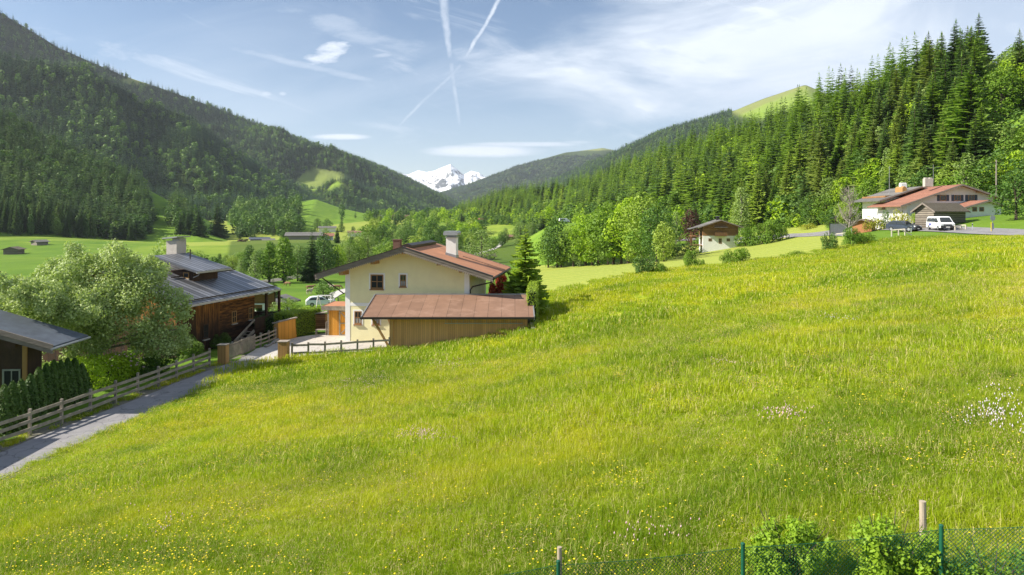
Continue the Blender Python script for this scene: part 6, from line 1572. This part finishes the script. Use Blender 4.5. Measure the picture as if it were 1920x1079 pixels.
veil = g.sstep(n1, .38, .68)
wisp = g.sstep(n2, .52, .74)
right = g.sstep(g.m('ADD', u, g.m('MULTIPLY', g.m('SUBTRACT', n1, .5), .9)), -.05, .42)
high = g.sstep(v, .06, .26)
veil = g.m('MULTIPLY', veil, g.m('ADD', .30, g.m('MULTIPLY', right, .75)), clamp=True)
base = g.m('MULTIPLY', g.m('MULTIPLY', right, high), .50)
cl = g.m('ADD', g.m('MULTIPLY', veil, .62), g.m('ADD', base, g.m('MULTIPLY', wisp, .40)), clamp=True)
lowv = g.m('MULTIPLY', g.sstep(v, .20, -.02), .38)
cl = g.m('MAXIMUM', cl, lowv)
def seg(p, q, w0, w1, amp=.006, fr=7., fade=1.):
    """a streak of cloud between two directions"""
    a = ((p[0]-CX)/F, (HZ-p[1])/F); b = ((q[0]-CX)/F, (HZ-q[1])/F); ab = (b[0]-a[0], b[1]-a[1]); L2 = ab[0]**2+ab[1]**2; L = math.sqrt(L2)
    du = g.m('SUBTRACT', u, a[0]); dv = g.m('SUBTRACT', v, a[1])
    t = g.m('DIVIDE', g.m('ADD', g.m('MULTIPLY', du, ab[0]), g.m('MULTIPLY', dv, ab[1])), L2)
    dist = g.m('DIVIDE', g.m('SUBTRACT', g.m('MULTIPLY', du, ab[1]), g.m('MULTIPLY', dv, ab[0])), L)
    nz = g.noise(uv, fr, 6, .65); nz2 = g.noise(uv, fr*5, 6, .7)
    dist = g.m('ABSOLUTE', g.m('ADD', dist, g.m('MULTIPLY', g.m('SUBTRACT', nz, .5), amp*4)))
    tc_ = g.m('MINIMUM', g.m('MAXIMUM', t, 0.), 1.)
    wd = g.m('ADD', w0, g.m('MULTIPLY', tc_, w1-w0))
    k = g.sstep(g.m('DIVIDE', dist, wd), 1., .1)
    e = g.m('MULTIPLY', g.sstep(t, -.02, .05), g.sstep(t, 1.03, .85))
    return g.m('MULTIPLY', g.m('MULTIPLY', g.m('MULTIPLY', k, e), fade), g.remap(nz2, .3, .6, .35, 1.))
def lens(cx, cy, rx, ry, ang=0., fade=1., fr=14., ragged=.5):
    du = g.m('SUBTRACT', u, (cx-CX)/F); dv = g.m('SUBTRACT', v, (HZ-cy)/F); c, s = math.cos(ang), math.sin(ang)
    x = g.m('DIVIDE', g.m('ADD', g.m('MULTIPLY', du, c), g.m('MULTIPLY', dv, s)), rx/F); y = g.m('DIVIDE', g.m('SUBTRACT', g.m('MULTIPLY', dv, c), g.m('MULTIPLY', du, s)), ry/F)
    r = g.m('ADD', g.m('MULTIPLY', x, x), g.m('MULTIPLY', y, y)); nz = g.noise(g.comb(g.m('MULTIPLY', u, 1.), g.m('MULTIPLY', v, 3.), 0.), fr, 7, .65)
    return g.m('MULTIPLY', g.sstep(g.m('ADD', r, g.m('MULTIPLY', g.m('SUBTRACT', nz, .5), ragged*4)), 1.5, -.5), fade)
for k in [seg((948,-20), (868,120), .0042, .0045, .004, 9, .8), seg((868,120), (738,246), .0050, .003, .003, 9, .42),
          seg((828,-20), (846,120), .010, .007, .006, 8, .55), seg((846,115), (862,240), .007, .0035, .003, 8, .42),
          lens(905,284,128,13,0,1.35,10,.35), lens(985,271,120,5.5,0,1.,10,.4), lens(640,257,56,6,0,1.3,12,.4), lens(1085,267,35,4,0,.6),
          lens(612,105,46,20,.5,.95,22,1.3), lens(497,177,14,6,0,.7), lens(530,176,8,4,0,.6), lens(718,104,26,5,.1,.45,14,.9), lens(670,60,190,20,-.28,.32,7,1.8), lens(560,120,160,8,-.22,.45,9,1.)]:
    cl = g.m('MAXIMUM', cl, k)
front = g.m('GREATER_THAN', s_[1], .06)
cl = g.m('MULTIPLY', cl, g.m('MAXIMUM', front, .45))
ccol = g.mix(g.noise(rotuv(.1, 1.5, 5., 1.), 2.2, 6, .6), (5.2, 6.0, 7.2), (8.6, 9.0, 9.5))
hs = g.n.new('ShaderNodeHueSaturation'); hs.inputs['Saturation'].default_value = 1.12; hs.inputs['Value'].default_value = .92; g.l.new(sky.outputs[0], hs.inputs['Color'])
skyc = g.mix(cl, hs.outputs[0], ccol)
bg = g.n.new('ShaderNodeBackground'); bg.inputs[1].default_value = .071; g.l.new(skyc, bg.inputs[0])
wo = g.n.new('ShaderNodeOutputWorld'); g.l.new(bg.outputs[0], wo.inputs[0])
w.cycles.sampling_method = 'MANUAL'; w.cycles.sample_map_resolution = 512

SC.view_settings.view_transform = 'Standard'; SC.view_settings.look = 'None'; SC.view_settings.exposure = 1.0; SC.view_settings.gamma = 1
HAZE = True
if HAZE:
    hb = MB().box(-9300, -60, -75, 9300, 12600, 1750)
    m = bpy.data.materials.new('haze'); m.use_nodes = True; m.node_tree.nodes.clear(); g2 = NT(m.node_tree)
    pv = g2.n.new('ShaderNodeVolumePrincipled'); pv.inputs['Color'].default_value = (.80, .88, 1, 1); pv.inputs['Density'].default_value = 4.0e-5; pv.inputs['Anisotropy'].default_value = .2
    mo = g2.n.new('ShaderNodeOutputMaterial'); g2.l.new(pv.outputs[0], mo.inputs['Volume'])
    ho = bpy.data.objects.new('haze', hb.mesh('haze', m)); link(ho); ho['kind'] = 'stuff'; ho['label'] = 'thin blue haze of the valley air'; ho['category'] = 'haze'
